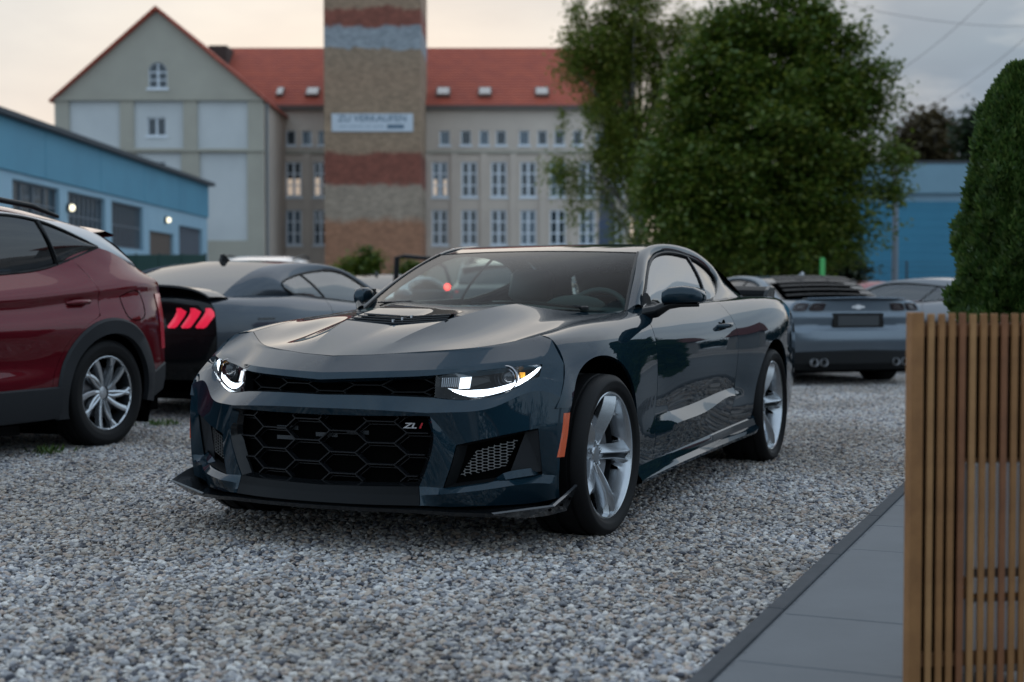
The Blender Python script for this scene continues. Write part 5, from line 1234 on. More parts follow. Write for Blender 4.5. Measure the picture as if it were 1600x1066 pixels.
mus_sec = [
 [(.55, .74), (.62, .73), (.70, .70), (.75, .65), (.77, .58), (.77, .50), (.77, .42), (.76, .32), (.74, .2)],
 [(.68, .84), (.74, .83), (.80, .79), (.86, .73), (.89, .66), (.90, .58), (.90, .46), (.89, .33), (.87, .2)],
 [(.70, .88), (.76, .87), (.83, .84), (.88, .78), (.905, .70), (.91, .60), (.905, .47), (.90, .33), (.88, .2)],
 [(.735, .892), (.78, .88), (.835, .845), (.875, .79), (.90, .71), (.90, .60), (.885, .47), (.90, .33), (.88, .2)],
 [(.75, .907), (.79, .892), (.838, .855), (.877, .80), (.902, .715), (.90, .605), (.885, .47), (.90, .33), (.88, .2)],
 [(.75, .947), (.79, .927), (.842, .88), (.882, .815), (.907, .725), (.907, .61), (.89, .475), (.90, .34), (.88, .2)],
 [(.735, .982), (.79, .967), (.852, .918), (.902, .845), (.930, .755), (.935, .635), (.92, .49), (.91, .35), (.885, .2)],
 [(.715, .982), (.79, .972), (.862, .928), (.916, .853), (.945, .763), (.95, .645), (.935, .50), (.92, .36), (.89, .2)],
 [(.69, .974), (.775, .967), (.852, .928), (.905, .857), (.930, .768), (.935, .65), (.925, .51), (.91, .37), (.88, .22)],
 [(.66, .962), (.75, .957), (.822, .922), (.870, .857), (.895, .772), (.90, .66), (.89, .52), (.87, .39), (.84, .26)],
 [(.62, .945), (.70, .940), (.765, .910), (.81, .85), (.83, .77), (.835, .66), (.825, .53), (.81, .40), (.78, .28)]]
def make_fastback(root, paint, lit=True):
    S = Side(mus_us, mus_sec)
    P = dict(farch=(0, .345, .385), rarch=(2.72, .345, .39), fang=[150, 120, 45, -20], rang=[200, 190, 104, 60, -16], hood0=-.3, dtop=.70, qlow=(2.35, 8.0), tailq=7.6, iw=3, ir=6, irb=9, kc=9, cut=9, b0=0, b1=9)
    P['bseam'] = lambda S: S.uz([(-.42, .54), (-.42, .60), (-.42, .68), (-.40, .75)]) + [(-.36, 1.2), (-.3, 0)]
    P['dseam'] = lambda S: [(.70, 0), (.70, 1), (.68, 2)] + S.uz([(.67, .74), (.67, .55), (.66, .38), (.65, .2)])
    P['rseam'] = lambda S: [(1.93, 0), (1.96, 1), (1.98, 2)] + S.uz([(2.0, .74), (1.98, .55), (1.93, .38), (1.86, .2)])
    P['tail'] = lambda q: float(np.interp(q, [0, 2, 4, 6, 8], [3.60, 3.63, 3.66, 3.65, 3.60]))
    P['A'] = [(.62, .70, .885), (.85, .66, 1.0), (1.1, .60, 1.12), (1.32, .565, 1.19), (1.65, .55, 1.245), (2.0, .545, 1.264), (2.35, .55, 1.25), (2.7, .575, 1.20), (3.0, .605, 1.11), (3.33, .655, .975)]
    P['B'] = [(.80, .735, .888), (.98, .69, 1.0), (1.14, .645, 1.09), (1.32, .61, 1.165), (1.55, .60, 1.20), (1.85, .61, 1.192), (2.12, .635, 1.166), (2.43, .685, 1.115), (2.56, .725, 1.065), (2.42, .745, .982)]
    P['roofc'] = [(1.25, 0, 1.215), (1.65, 0, 1.272), (2.0, 0, 1.29), (2.40, 0, 1.272)]
    P['ws_c0'] = (.34, 0, .90); P['rw_c1'] = (3.38, 0, .985); P['low'] = [(.80, .735, .888), (1.3, .75, .907), (1.9, .75, .947), (2.42, .743, .982)]
    P['divide'] = [(.70, .68)]
    build_sides(root, P, paint, S); build_greenhouse(root, P, paint, S, (glass_ws, glass_clear, glass_dark))
    simple_hood(root, S, paint, -.62, .34, .75, .90, -.3); simple_front(root, S, paint, -.42, -.78, 7.6)
    RR = rear_grid(S, P['tail'], ([0, 1, 2, 3.5, 5, 6.5, 7.6], [3.71, 3.74, 3.74, 3.72, 3.76, 3.78, 3.72]), 7.6, .012)
    panel('rear_bumper', [RR], blk_gloss, root, (1, -1), centre=(0, 3, .5), flange=.03, gap=.001)
    dz = []
    for i, u in enumerate(np.linspace(3.30, 3.60, 8)):
        e = S.ev(u, 0)[0]; dz.append([(u + (.08 + .03 * i / 7) * (1 - x ** 2), e[1] * x, e[2] + .014 * (1 - x ** 2)) for x in np.linspace(0, 1, 9)])
    panel('boot_lid', [np.array(dz)], paint, root, (1, -1), centre=(0, 3, .5), gap=.001)
    # raised tail wing with a dark gap below
    D = []
    for v in np.linspace(-.78, .78, 33):
        a = abs(v) / .78; h = .072 * (1 - a ** 6) ; u0 = 3.42 - .02 * a
        D.append([(v, u0, .968 - .012 * a ** 2), (v, u0 + .03, .985 + h - .02 * a ** 2), (v, u0 + .13, .995 + h - .025 * a ** 2), (v, u0 + .25, 1.0 + h - .03 * a ** 2), (v, u0 + .255, .985 + h - .03 * a ** 2), (v, u0 + .10, .965 + h * .8), (v, u0 + .06, .955)])
    mb = MB(); mb.grid(np.array(D)); mb.build('rear_spoiler', blk_gloss, root, smooth=30)
    pt = lambda q, x: surf(RR, q / 7.6, x)
    for s in (1, -1):
        c = np.array([[pt(q, x) + [.004, 0, 0] for x in np.linspace(.50, .985, 12)] for q in np.linspace(2.15, 4.9, 5)]); mb = MB(); mb.grid(S3(c, s)); tl = mb.build('tail_lamp', blk_gloss, root, smooth=40)
        for k in range(3):
            x0 = .53 + k * .145; rows = []
            for q, dx in ((2.55, .115), (2.95, .105), (3.4, .075), (3.9, .035), (4.3, .0), (4.42, .01)):
                w_ = .105 if q < 4.4 else .07
                if q == 2.55: w_ = .045
                ctr = x0 + dx; rows.append([pt(q, ctr) + [.010, 0, 0], pt(q, ctr + w_ * .5) + [.018, 0, 0], pt(q, ctr + w_) + [.010, 0, 0]])
            mb = MB(); mb.grid(S3(np.array(rows), s)); mb.build('lamp_bar', red_lit if lit else red_dim, tl, smooth=60)
        # mirror, handle, side marker
        secs = []
        for (v, zc, hz, uc, hu) in [(.86, .965, .02, .82, .04), (.90, .975, .045, .82, .06), (.98, .98, .05, .83, .068), (1.03, .975, .035, .84, .05), (1.045, .97, .01, .845, .02)]:
            row = [(s * v, uc + hu * math.copysign(abs(math.cos(a)) ** .6, math.cos(a)), zc + hz * math.copysign(abs(math.sin(a)) ** .6, math.sin(a))) for a in np.linspace(0, 2 * math.pi, 18)]; secs.append(row)
        mb = MB(); mb.grid(np.array(secs)); mb.tube([(s * .77, .84, .91), (s * .88, .83, .945)], .025, 8); mb.build('wing_mirror', paint, root, smooth=50)
        h_ = S.ev(1.78, S.q_at(1.78, .80))[0]; mb = MB(); mb.tube([(s * h_[1], 1.70, .80), (s * (h_[1] + .028), 1.74, .80), (s * (h_[1] + .028), 1.85, .80), (s * h_[1], 1.89, .80)], .012, 8); mb.build('door_handle', paint, root, smooth=50)
        mb = MB(); mb.grid(S3(np.array([S.ev(np.linspace(2.98, 3.2, 7), [S.q_at(u, z) for u in np.linspace(2.98, 3.2, 7)]) + [0, .004, 0] for z in (.785, .80)]), s)); mb.build('side_marker', blk_gloss, root)
    mb = MB(); mb.prism([(2.28, 1.275), (2.42, 1.268), (2.40, 1.335), (2.385, 1.34)], -.012, .012, 0); mb.build('aerial_fin', blk_gloss, root)
    for s in (1, -1):
        q = np.array([S.ev(np.linspace(.42, 2.32, 20), [S.q_at(u, z) for u in np.linspace(.42, 2.32, 20)]) + [0, o, 0] for z, o in ((.27, .004), (.24, .02), (.205, .03), (.2, -.05))]); mb = MB(); mb.grid(S3(q, s)); mb.build('side_skirt', blk_plastic, root, smooth=40)
        for u in (0, 2.72): make_wheel(root, 'five_dark' if lit else 'multi_alloy', u, .80, .345, .345, .262, .26, s, spin=.2 + u)
    mb = MB(); mb.box((-.80, -.4, .16), (.80, 3.55, .22)); mb.box((-.62, -.5, .22), (.62, .5, .74)); mb.box((-.62, .9, .22), (.62, 2.9, .55)); mb.build('floor_pan', void, root)
    for s in (1, -1):
        mb = MB(); M = Matrix.Translation((s * .37, 1.78, .45)) @ Matrix.Rotation(R(-20), 4, 'X'); mb.obox(M, (-.24, -.07, 0), (.24, .07, .54)); mb.obox(M, (-.12, -.06, .55), (.12, .05, .72)); mb.build('seat', seat_m, root, bevel=.03, smooth=60)
    mb = MB(); mb.box((-.68, .75, .6), (.68, 1.05, .88)); mb.build('dashboard', seat_m, root, bevel=.03)
    return S, P
suv_us = [-.8, -.3, .3, .9, 1.6, 2.0, 2.3, 2.7, 3.05, 3.38]
suv_sec = [
 [(.60, 1.0), (.66, .98), (.72, .94), (.755, .87), (.78, .78), (.78, .68), (.77, .56), (.77, .42), (.74, .26)],
 [(.70, 1.03), (.76, 1.01), (.82, .97), (.85, .90), (.872, .80), (.875, .68), (.87, .56), (.87, .42), (.85, .24)],
 [(.74, 1.06), (.80, 1.04), (.858, .995), (.877, .92), (.90, .82), (.905, .70), (.90, .57), (.905, .43), (.88, .22)],
 [(.775, 1.085), (.82, 1.04), (.880, .97), (.873, .90), (.905, .80), (.90, .68), (.893, .56), (.905, .43), (.88, .21)],
 [(.778, 1.105), (.825, 1.05), (.888, .965), (.876, .90), (.907, .80), (.90, .68), (.89, .56), (.905, .43), (.88, .21)],
 [(.777, 1.13), (.825, 1.075), (.890, .985), (.878, .915), (.908, .81), (.905, .69), (.895, .56), (.905, .43), (.88, .21)],
 [(.773, 1.175), (.825, 1.105), (.893, 1.01), (.883, .94), (.915, .83), (.915, .70), (.91, .56), (.91, .43), (.885, .22)],
 [(.757, 1.300), (.815, 1.17), (.893, 1.045), (.888, .97), (.925, .85), (.930, .72), (.925, .58), (.915, .44), (.89, .24)],
 [(.745, 1.215), (.795, 1.155), (.865, 1.075), (.868, 1.0), (.900, .87), (.905, .74), (.90, .60), (.895, .45), (.87, .27)],
 [(.69, 1.11), (.73, 1.10), (.772, 1.085), (.782, 1.01), (.80, .88), (.81, .75), (.812, .60), (.81, .45), (.79, .30)]]
def make_suv(root, paint, strip_m):
    S = Side(suv_us, suv_sec)
    qz = lambda u, z: S.q_at(u, z, .3)
    P = dict(farch=(0, .335, .50), rarch=(2.686, .335, .505), fang=[172, 130, 55, 8], rang=[174, 168, 80, 45, 8], hood0=-.55, dtop=.72, tailq=6.6, iw=3, ir=6, irb=8, kc=8, cut=8, b0=0, b1=6)
    P['qlow'] = (2.17, qz(2.17, .40))
    uz = lambda p: [(u, qz(u, z)) for u, z in p]
    P['bseam'] = lambda S: uz([(-.58, .40), (-.60, .55), (-.60, .72), (-.58, .88)]) + [(-.57, 1.0), (-.55, 0)]
    P['dseam'] = lambda S: [(.72, 0), (.74, 1), (.75, 2)] + uz([(.76, .85), (.74, .66), (.70, .52), (.64, .40)])
    P['dmid'] = [lambda S: [(1.62, 0), (1.62, 1), (1.62, 2)] + uz([(1.62, .85), (1.62, .66), (1.61, .52), (1.60, .40)])]
    P['rseam'] = lambda S: [(2.46, 0), (2.535, 1), (2.58, 2), (2.59, 2.7)] + uz([(2.575, .86), (2.36, .755), (2.235, .63), (2.16, .50), (2.14, .41)])
    P['tail'] = lambda q: float(np.interp(q, [0, 1, 2, 4, 6, 8], [3.22, 3.26, 3.31, 3.33, 3.35, 3.33]))
    P['A'] = [(.55, .72, 1.075), (.8, .70, 1.22), (1.05, .68, 1.37), (1.25, .67, 1.44), (1.8, .70, 1.502), (2.27, .70, 1.474), (2.79, .705, 1.394), (3.0, .725, 1.288), (3.16, .735, 1.185)]
    P['B'] = [(.72, .765, 1.085), (.95, .745, 1.22), (1.15, .73, 1.35), (1.33, .725, 1.42), (1.8, .745, 1.478), (2.25, .745, 1.448), (2.74, .757, 1.306), (2.92, .752, 1.258), (3.10, .745, 1.195)]
    P['roofc'] = [(1.05, 0, 1.475), (1.6, 0, 1.575), (2.2, 0, 1.565), (2.88, 0, 1.475)]; P['rpow'] = 4
    P['ws_c0'] = (.30, 0, 1.08); P['rw_c1'] = (3.27, 0, 1.16); P['low'] = [(.72, .765, 1.085), (1.2, .775, 1.095), (1.6, .778, 1.105), (2.0, .777, 1.13), (2.3, .773, 1.175), (2.74, .757, 1.306)]
    P['rknee'] = (4, 103); P['qflange'] = 0; P['divide'] = [(.38, .42), (.735, .795)]; P['bulge'] = .006; P['divr'] = .014
    # pillars and roof strip carry the bright trim
    build_sides(root, P, paint, S); build_greenhouse(root, P, paint, S, (glass_ws, glass_dark, glass_dark))
    for o in root.children:
        if o.name.startswith('roof_pillar'): o.data.materials[0] = strip_m
    simple_hood(root, S, paint, -.78, .30, 1.0, 1.08, -.55); simple_front(root, S, paint, -.60, -.90, 7.0)
    RR = rear_grid(S, P['tail'], ([0, 1, 2, 4, 6, 6.6], [3.30, 3.36, 3.42, 3.46, 3.50, 3.50]), 7.6)
    panel('tailgate', [RR], paint, root, (1, -1), centre=(0, 2.5, .6), flange=.03, gap=.001)
    # roof spoiler and rails
    mb = MB(); D = [[(v, 2.70, 1.44 - .05 * (abs(v) / .7) ** 4), (v, 2.90, 1.47 - .055 * (abs(v) / .7) ** 3), (v, 2.985, 1.445 - .05 * (abs(v) / .7) ** 3), (v, 2.97, 1.43 - .05 * (abs(v) / .7) ** 3), (v, 2.75, 1.40 - .04 * (abs(v) / .7) ** 4)] for v in np.linspace(-.69, .69, 25)]
    mb.grid(np.array(D)); mb.build('roof_spoiler', paint, root, smooth=40)
    for s in (1, -1):
        mb = MB(); mb.tube([(s * .60, 1.15, 1.50), (s * .61, 1.3, 1.57), (s * .62, 1.8, 1.595), (s * .61, 2.3, 1.555), (s * .60, 2.55, 1.50)], (.012, .018, .018, .018, .012), 8); mb.build('roof_rail', blk_plastic, root, smooth=50)
        # grey cladding: arches, sill, rear corner
        for c, r0, a0, a1 in ((P['farch'], .41, 205, -15), (P['rarch'], .405, 205, -8)):
            rows = []
            for r, o in ((r0, -.03), (r0 + .002, .012), (c[2] - .012, .016), (c[2] + .004, .003)):
                row = []
                for a in np.radians(np.linspace(a0, a1, 40)):
                    u, z = c[0] + r * math.cos(a), max(c[1] + r * math.sin(a), .215); p = S.ev(u, qz(u, z))[0]; row.append((u, p[1] + o, z))
                rows.append(row)
            mb = MB(); mb.grid(S3(np.array(rows), s)); mb.build('arch_cladding', clad, root, smooth=40)
        us = np.linspace(.40, 2.22, 24); rows = [[tuple(S.ev(u, qz(u, z))[0] + np.array([0, o, 0])) for u in us] for z, o in ((.425, .002), (.415, .018), (.30, .022), (.225, .012), (.215, -.04))]
        rows.append([(u, .5, .2) for u in us]); mb = MB(); mb.grid(S3(np.array(rows), s)); mb.build('sill_cladding', clad, root, smooth=35)
        us = np.linspace(3.10, 3.34, 8); rows = [[tuple(S.ev(u, qz(u, z + .30 * max(0, (u - 3.15))))[0] + np.array([0, o, 0])) for u in us] for z, o in ((.47, .002), (.46, .014), (.36, .014), (.28, .004))]; mb = MB(); mb.grid(S3(np.array(rows), s)); mb.build('bumper_cladding', clad, root, smooth=35)
        # rear lamp wrapping the corner
        rows = []
        for z in np.linspace(.62, 1.0, 9):
            k = (z - .62) / .38; ul = 3.285 - .05 * k; row = []
            for u in np.linspace(ul, P['tail'](qz(3.3, z)) - .004, 5): row.append(tuple(S.ev(u, qz(u, z))[0] + np.array([0, .006, 0])))
            rows.append(row)
        mb = MB(); mb.grid(S3(np.array(rows), s)); mb.build('tail_lamp', mat('suv_tail_lamp', (.30, .015, .03), .15, 0, 1, emit=(1, .03, .06), es=.05), root, smooth=60)
        for u, z in ((1.45, .92), (2.42, .945)):
            h_ = S.ev(u, qz(u, z))[0]; mb = MB(); mb.tube([(s * (h_[1] - .005), u - .12, z - .004), (s * (h_[1] + .032), u - .08, z), (s * (h_[1] + .036), u + .04, z + .004), (s * (h_[1] - .005), u + .10, z + .008)], (.010, .017, .017, .010), 10); mb.build('door_handle', paint, root, smooth=50)
        # fuel flap outline
        if s > 0:
            lp = [(2.80, .98), (2.83, .86), (2.86, .835), (3.02, .84), (3.04, .87), (3.02, 1.0)]
            pts = [S.ev(u, qz(u, z))[0] + np.array([0, .001, 0]) for u, z in curveN(lp + lp[:1], 40)]; mb = MB(); mb.tube(S3(np.array(pts), s), .0028, 5, True); mb.build('fuel_flap_gap', void, root)
        secs = []
        for (v, zc, hz, uc, hu) in [(.89, 1.11, .02, .80, .04), (.93, 1.12, .06, .80, .06), (1.02, 1.125, .068, .81, .07), (1.08, 1.12, .05, .82, .05), (1.095, 1.115, .01, .825, .02)]:
            secs.append([(s * v, uc + hu * math.copysign(abs(math.cos(a)) ** .6, math.cos(a)), zc + hz * math.copysign(abs(math.sin(a)) ** .6, math.sin(a))) for a in np.linspace(0, 2 * math.pi, 18)])
        mb = MB(); mb.grid(np.array(secs)); mb.tube([(s * .80, .80, 1.08), (s * .91, .80, 1.10)], .025, 8); mb.build('wing_mirror', paint, root, smooth=50)
        for u in (0, 2.686): make_wheel(root, 'multi_suv', u, .775, .352, .352, .242, .235, s, spin=.5)
    mb = MB(); mb.box((-.80, -.4, .20), (.80, 3.3, .30)); mb.box((-.6, -.6, .3), (.6, .5, .9)); mb.box((-.70, .5, .3), (.70, 3.1, .62)); mb.box((-.1, 2.05, .15), (.1, 2.25, .22)); mb.build('floor_pan', void, root)
    mb = MB(); mb.box((.55, 2.02, .12), (.66, 2.12, .24)); mb.build('mud_flap', blk_plastic, root)
    for u in (1.45, 2.35):
        for s in (1, -1):
            mb = MB(); M = Matrix.Translation((s * .37, u, .6)) @ Matrix.Rotation(R(-16), 4, 'X'); mb.obox(M, (-.24, -.07, 0), (.24, .07, .54)); mb.obox(M, (-.12, -.06, .55), (.12, .05, .73)); mb.build('seat', seat_m, root, bevel=.03, smooth=60)
    return S, P
def repaint(root, old, new):
    for o in [root] + list(root.children_recursive):
        if o.type == 'MESH':
            for sl in o.material_slots:
                if sl.material in old: sl.link = 'OBJECT'; sl.material = new
def place(root, x, y, psi, scale=1): root.location = (x, y, 0); root.rotation_euler = (0, 0, math.pi - psi); root.scale = (scale,) * 3
PSI = MAIN_YAW
suv = empty('suv', (0, 0, 0), 0, 'deep red suv with a bright roof strip parked nearest on the gravel', 'car'); make_suv(suv, paint_red, mat('bright_roof_strip', (.42, .43, .44), .3, .7, .2))
suv.location = (-4.535, 7.173, 0); suv.rotation_euler = (0, 0, -PSI)
fb = empty('fastback', (0, 0, 0), 0, 'grey fastback coupe with three lit red tail lamp bars beside the red suv', 'car'); make_fastback(fb, paint_steel)
place(fb, -1.563, 14.656, PSI)
# grey coupe with louvres on its rear window
lc = empty('louvred_coupe', (0, 0, 0), 0, 'silver grey coupe seen from behind with black rear window louvres', 'car')
make_muscle(lc, paint_silver, 'five_dark', False, 'plain', (glass_dark, glass_dark, glass_dark), False)
S_ = Side(main_us, main_sec, (6, 7)); simple_front(lc, S_, paint_silver, -.36, -.76, 7.6)
for k in range(6):
    t = (k + .35) / 6; rows = []
    for v in np.linspace(-1, 1, 21):
        hw = .50 + .08 * t; uc = 2.46 + .58 * t; z = 1.245 - .255 * t + .035 * math.sin(math.pi * t); cv = v * v
        rows.append([(v * hw, uc + .03 * cv, z + .042 - .018 * cv), (v * hw, uc + .085 + .03 * cv, z + .022 - .018 * cv), (v * hw, uc + .086 + .03 * cv, z + .014 - .018 * cv), (v * hw, uc + .002 + .03 * cv, z + .034 - .018 * cv)])
    mb = MB(); mb.grid(np.array(rows)); mb.build('louvre', valance_m, lc, smooth=40)
for v in (-.2, .2): mb = MB(); mb.tube([(v, 2.50, 1.275), (v, 2.75, 1.19), (v, 3.02, 1.03)], .012, 6); mb.build('louvre_bar', blk_plastic, lc)
D = []
for v in np.linspace(-.62, .62, 21):
    a = abs(v) / .62; D.append([(v, 3.56 - .04 * a, .990), (v, 3.62 - .04 * a, 1.012 - .008 * a), (v, 3.715 - .05 * a ** 2, 1.022 - .012 * a), (v, 3.72 - .05 * a ** 2, 1.012 - .012 * a), (v, 3.64 - .04 * a, .985)])
mb = MB(); mb.grid(np.array(D)); mb.build('lip_spoiler', paint_silver, lc, smooth=35)
mb = MB(); mb.prism([(2.26, 1.255), (2.42, 1.245), (2.41, 1.315), (2.39, 1.32)], -.016, .016, 0); mb.build('aerial_fin', mat('pale_fin', (.42, .44, .46), .3, .3, .6), lc, bevel=.004)
place(lc, 2.66, 18.33, -.293, .93)
# cars farther back: copies in other colours
OLD = {paint_steel, paint_red}
def again(src, x, y, psi, paint, label, scale=1.0, name='parked_car', group='cars parked at the back'):
    o = copy_tree(src); o.name = name; repaint(o, OLD, paint); place(o, x, y, psi, scale); o['label'] = label; o['category'] = 'car'; o['group'] = group; return o
pg = mat('paint_mid_grey', (.20, .205, .215), .32, .6, .9); ps = mat('paint_pale_silver', (.42, .43, .45), .32, .6, .9); pr = mat('paint_faded_red', (.36, .10, .10), .35, .1, .8)
c1 = again(fb, 3.95, 19.2, -1.0, pg, 'mid grey coupe peeping out between the louvred coupe and the conifer', .92)
c2 = again(fb, 8.45, 27.0, 1.3, pr, 'faded red car far behind the louvred coupe', .92)
c3 = again(fb, -4.0, 20.0, PSI, ps, 'pale silver coupe just behind the red suv and the fastback', .97)
c4 = again(suv, -4.0, 25.5, .05, paint_white, 'white car whose flat roof shows above the grey fastback', 1.0)
c5 = again(fb, -1.35, 26.5, PSI, paint_white, 'white car low behind the wing mirror of the fastback', 1.0)
c6 = again(suv, .02, 22.5, .02, paint_black, 'black car behind the windscreen with one door standing open', .95)
for o in c1.children_recursive + c2.children_recursive + c3.children_recursive + c5.children_recursive:
    if o.type == 'MESH' and o.name.startswith('lamp_bar'): o.material_slots[0].link = 'OBJECT'; o.material_slots[0].material = red_dim
# the open door of the black car and its lit lamp
dr = empty('open_door'); dr.parent = c6; dr.location = (.90, 2.0, 0); dr.rotation_euler = (0, 0, R(-28))
mb = MB(); mb.tube([(0, 0, 1.10), (.12, 0, 1.42), (.35, 0, 1.555), (.85, 0, 1.60), (1.0, 0, 1.58), (1.03, 0, 1.05)], (.03, .03, .03, .035, .045, .05), 8); mb.build('door_frame', blk_plastic, dr, smooth=50)
MB().box((0, -.05, .32), (1.04, .05, 1.08)).build('door_panel', paint_black, dr, bevel=.02)
mb = MB(); mb.lathe([(.04, 0), (.025, .032), (0, .045)], 16, 'y'); o = mb.build('brake_lamp', mat('brake_glow', (.8, .02, .02), .4, emit=(1, .05, .04), es=6), c6, smooth=60); o.location = (.875, 3.42, 1.12)
# ------------------------------------------------------------------ trees
def leaf_mat(name, c1, c2, c3):
    m = bpy.data.materials.new(name); m.use_nodes = True; MATS[name] = m; t = m.node_tree; t.nodes.clear()
    o = t.nodes.new('ShaderNodeOutputMaterial'); g = t.nodes.new('ShaderNodeNewGeometry'); r = t.nodes.new('ShaderNodeValToRGB'); e = r.color_ramp.elements
    e[0].color = (*c1, 1); e[1].color = (*c3, 1); x = e.new(.5); x.color = (*c2, 1); t.links.new(g.outputs['Random Per Island'], r.inputs[0])
    d = t.nodes.new('ShaderNodeBsdfDiffuse'); tr = t.nodes.new('ShaderNodeBsdfTranslucent'); gl = t.nodes.new('ShaderNodeBsdfGlossy'); gl.inputs['Roughness'].default_value = .45
    m1 = t.nodes.new('ShaderNodeMixShader'); m1.inputs[0].default_value = .38; m2 = t.nodes.new('ShaderNodeMixShader'); m2.inputs[0].default_value = .04
    t.links.new(r.outputs[0], d.inputs[0]); t.links.new(r.outputs[0], tr.inputs[0]); t.links.new(d.outputs[0], m1.inputs[1]); t.links.new(tr.outputs[0], m1.inputs[2]); t.links.new(m1.outputs[0], m2.inputs[1]); t.links.new(gl.outputs[0], m2.inputs[2]); t.links.new(m2.outputs[0], o.inputs[0])
    return m
maple_m = leaf_mat('maple_leaf', (.042, .084, .010), (.072, .124, .015), (.16, .185, .026))
birch_m = leaf_mat('birch_leaf', (.080, .130, .016), (.125, .18, .026), (.25, .255, .044))
thuja_m = leaf_mat('conifer_spray', (.034, .080, .014), (.060, .118, .022), (.11, .16, .034))
brown_m = leaf_mat('brown_leaf', (.055, .042, .018), (.075, .058, .026), (.10, .078, .034))
dark_m = leaf_mat('dark_leaf', (.012, .026, .012), (.02, .036, .014), (.035, .05, .018))
bark = mat('bark', (.06, .05, .04), .9, noise=(6, (.035, .03, .025)))
birch_bark = mat('birch_bark', (.28, .27, .25), .8, noise=(4, (.05, .045, .04)))
def leaves(C, nper, spread, size, rng, flat=.75, droop=0.0, up=.95, aspect=.62):
    """leaf-shaped faces scattered round the twig ends C"""
    C = np.repeat(C, nper, 0); n = len(C)
    off = rng.normal(size=(n, 3)) * np.array([1, 1, flat]) * (spread if np.isscalar(spread) else np.repeat(spread, nper)[:, None]) * .55
    if droop: off[:, 2] -= droop * rng.random(n) ** 1.5
    c = C + off; s = size * rng.uniform(.6, 1.35, n)[:, None]
    nrm = rng.normal(size=(n, 3)); nrm[:, 2] = np.abs(nrm[:, 2]) + up; nrm /= np.linalg.norm(nrm, axis=1)[:, None]
    a = rng.normal(size=(n, 3)); a -= nrm * (a * nrm).sum(1)[:, None]; a /= np.linalg.norm(a, axis=1)[:, None]; b = np.cross(nrm, a)
    V = np.stack([c - a * s * .5, c + b * s * .5 * aspect + nrm * s * .06, c + a * s * .55, c - b * s * .5 * aspect + nrm * s * .06], 1).reshape(-1, 3)
    return V
def quad_mesh(name, V, m):
    n = len(V) // 4; me = bpy.data.meshes.new(name); me.vertices.add(len(V)); me.vertices.foreach_set('co', V.astype(np.float32).ravel())
    me.loops.add(len(V)); me.loops.foreach_set('vertex_index', np.arange(len(V), dtype=np.int32)); me.polygons.add(n); me.polygons.foreach_set('loop_start', np.arange(0, len(V), 4, dtype=np.int32))
    me.materials.append(m); me.update(calc_edges=True); return me
def tree(name, label, x, y, blobs, ncl, nper, spread, size, m, bk, tr, trunk_top, seed, group=None, cat='tree', droop=0, shell=.55, nlimb=46, rad=.16, lean=(0, 0)):
    """blobs: (dx, dy, z, rx, ry, rz) lobes of the crown; twig ends lie mostly in their outer shell, uneven in size"""
    rng = np.random.default_rng(seed); root = empty(name, (x, y, 0), 0, label, cat, group); B = np.array(blobs, float)
    wgt = B[:, 3] * B[:, 4] * B[:, 5]; idx = rng.choice(len(B), ncl, p=wgt / wgt.sum()); d = rng.normal(size=(ncl, 3)); d /= np.linalg.norm(d, axis=1)[:, None]
    rr = shell + (1.0 - shell) * rng.random(ncl) ** .7; inner = rng.random(ncl) < .22; rr[inner] *= .6
    rr *= 1 + .16 * np.sin(d[:, 0] * 7 + seed) * np.cos(d[:, 2] * 6 + 2 * d[:, 1] * 5)
    C = B[idx, :3] + d * B[idx, 3:] * rr[:, None]; C = C[C[:, 2] > .25]
    sp = spread * rng.uniform(.6, 1.35, len(C))
    link('crown', quad_mesh('crown', leaves(C, nper, sp, size, rng, droop=droop), m), root)
    mb = MB(); pts = [(lean[0] * t, lean[1] * t, trunk_top * t) for t in np.linspace(0, 1, 9)]; pts = [(p[0] + .06 * math.sin(i * 1.7) * (i > 0), p[1] + .06 * math.cos(i * 2.3) * (i > 0), p[2]) for i, p in enumerate(pts)]
    mb.tube(pts, [rad * (1.25 if i == 0 else 1 - .78 * i / 8) for i in range(9)], 10)
    for k in rng.choice(len(C), min(nlimb, len(C)), replace=False):
        e = C[k]; zt_ = min(max(e[2] * rng.uniform(.35, .75), trunk_top * .12), trunk_top * .97); t = zt_ / trunk_top; s0 = np.array([lean[0] * t, lean[1] * t, zt_]); mid = (s0 + e) / 2 + np.array([0, 0, .12 * np.linalg.norm(e - s0)]) + rng.normal(size=3) * .08
        ps = curveN([s0, mid, e], 7); r0 = rad * (1 - .75 * t) * .5; mb.tube(ps, [r0 * (1 - .85 * i / 7) + .008 for i in range(8)], 6, cap=False)
    mb.build('trunk', bk, root, smooth=60); return root
def mpp(Y): return Y / 2222.
# round maple (centre of the picture, right of the birch)
Ym = 34.; k = mpp(Ym); c = at(1195, 453, Ym)
blob = lambda px, py, rx, ry, dy=0, rd=None: (at(px, py, Ym)[0] - c[0], dy, at(px, py, Ym)[2], rx * k, (rd or rx) * k, ry * k)
tree('maple_tree', 'large round maple with dense dark green leaves behind the coupe', c[0], Ym,
     [blob(1185, 235, 165, 150), blob(1120, 330, 130, 95, -.5), blob(1235, 330, 135, 105, .3), blob(1210, 90, 105, 95), blob(1300, 190, 85, 110), blob(1060, 300, 75, 95), blob(1180, 390, 150, 50, -.4), blob(1345, 130, 40, 40), blob(1150, 60, 60, 60), blob(1370, 250, 45, 60), blob(1250, 20, 50, 40), blob(1105, 150, 65, 85), blob(1325, 120, 60, 65), blob(1145, 45, 62, 50), blob(1290, 60, 65, 60), blob(1350, 320, 45, 60)],
     720, 200, .46, .135, maple_m, bark, .2, 6.4, 11, rad=.2)
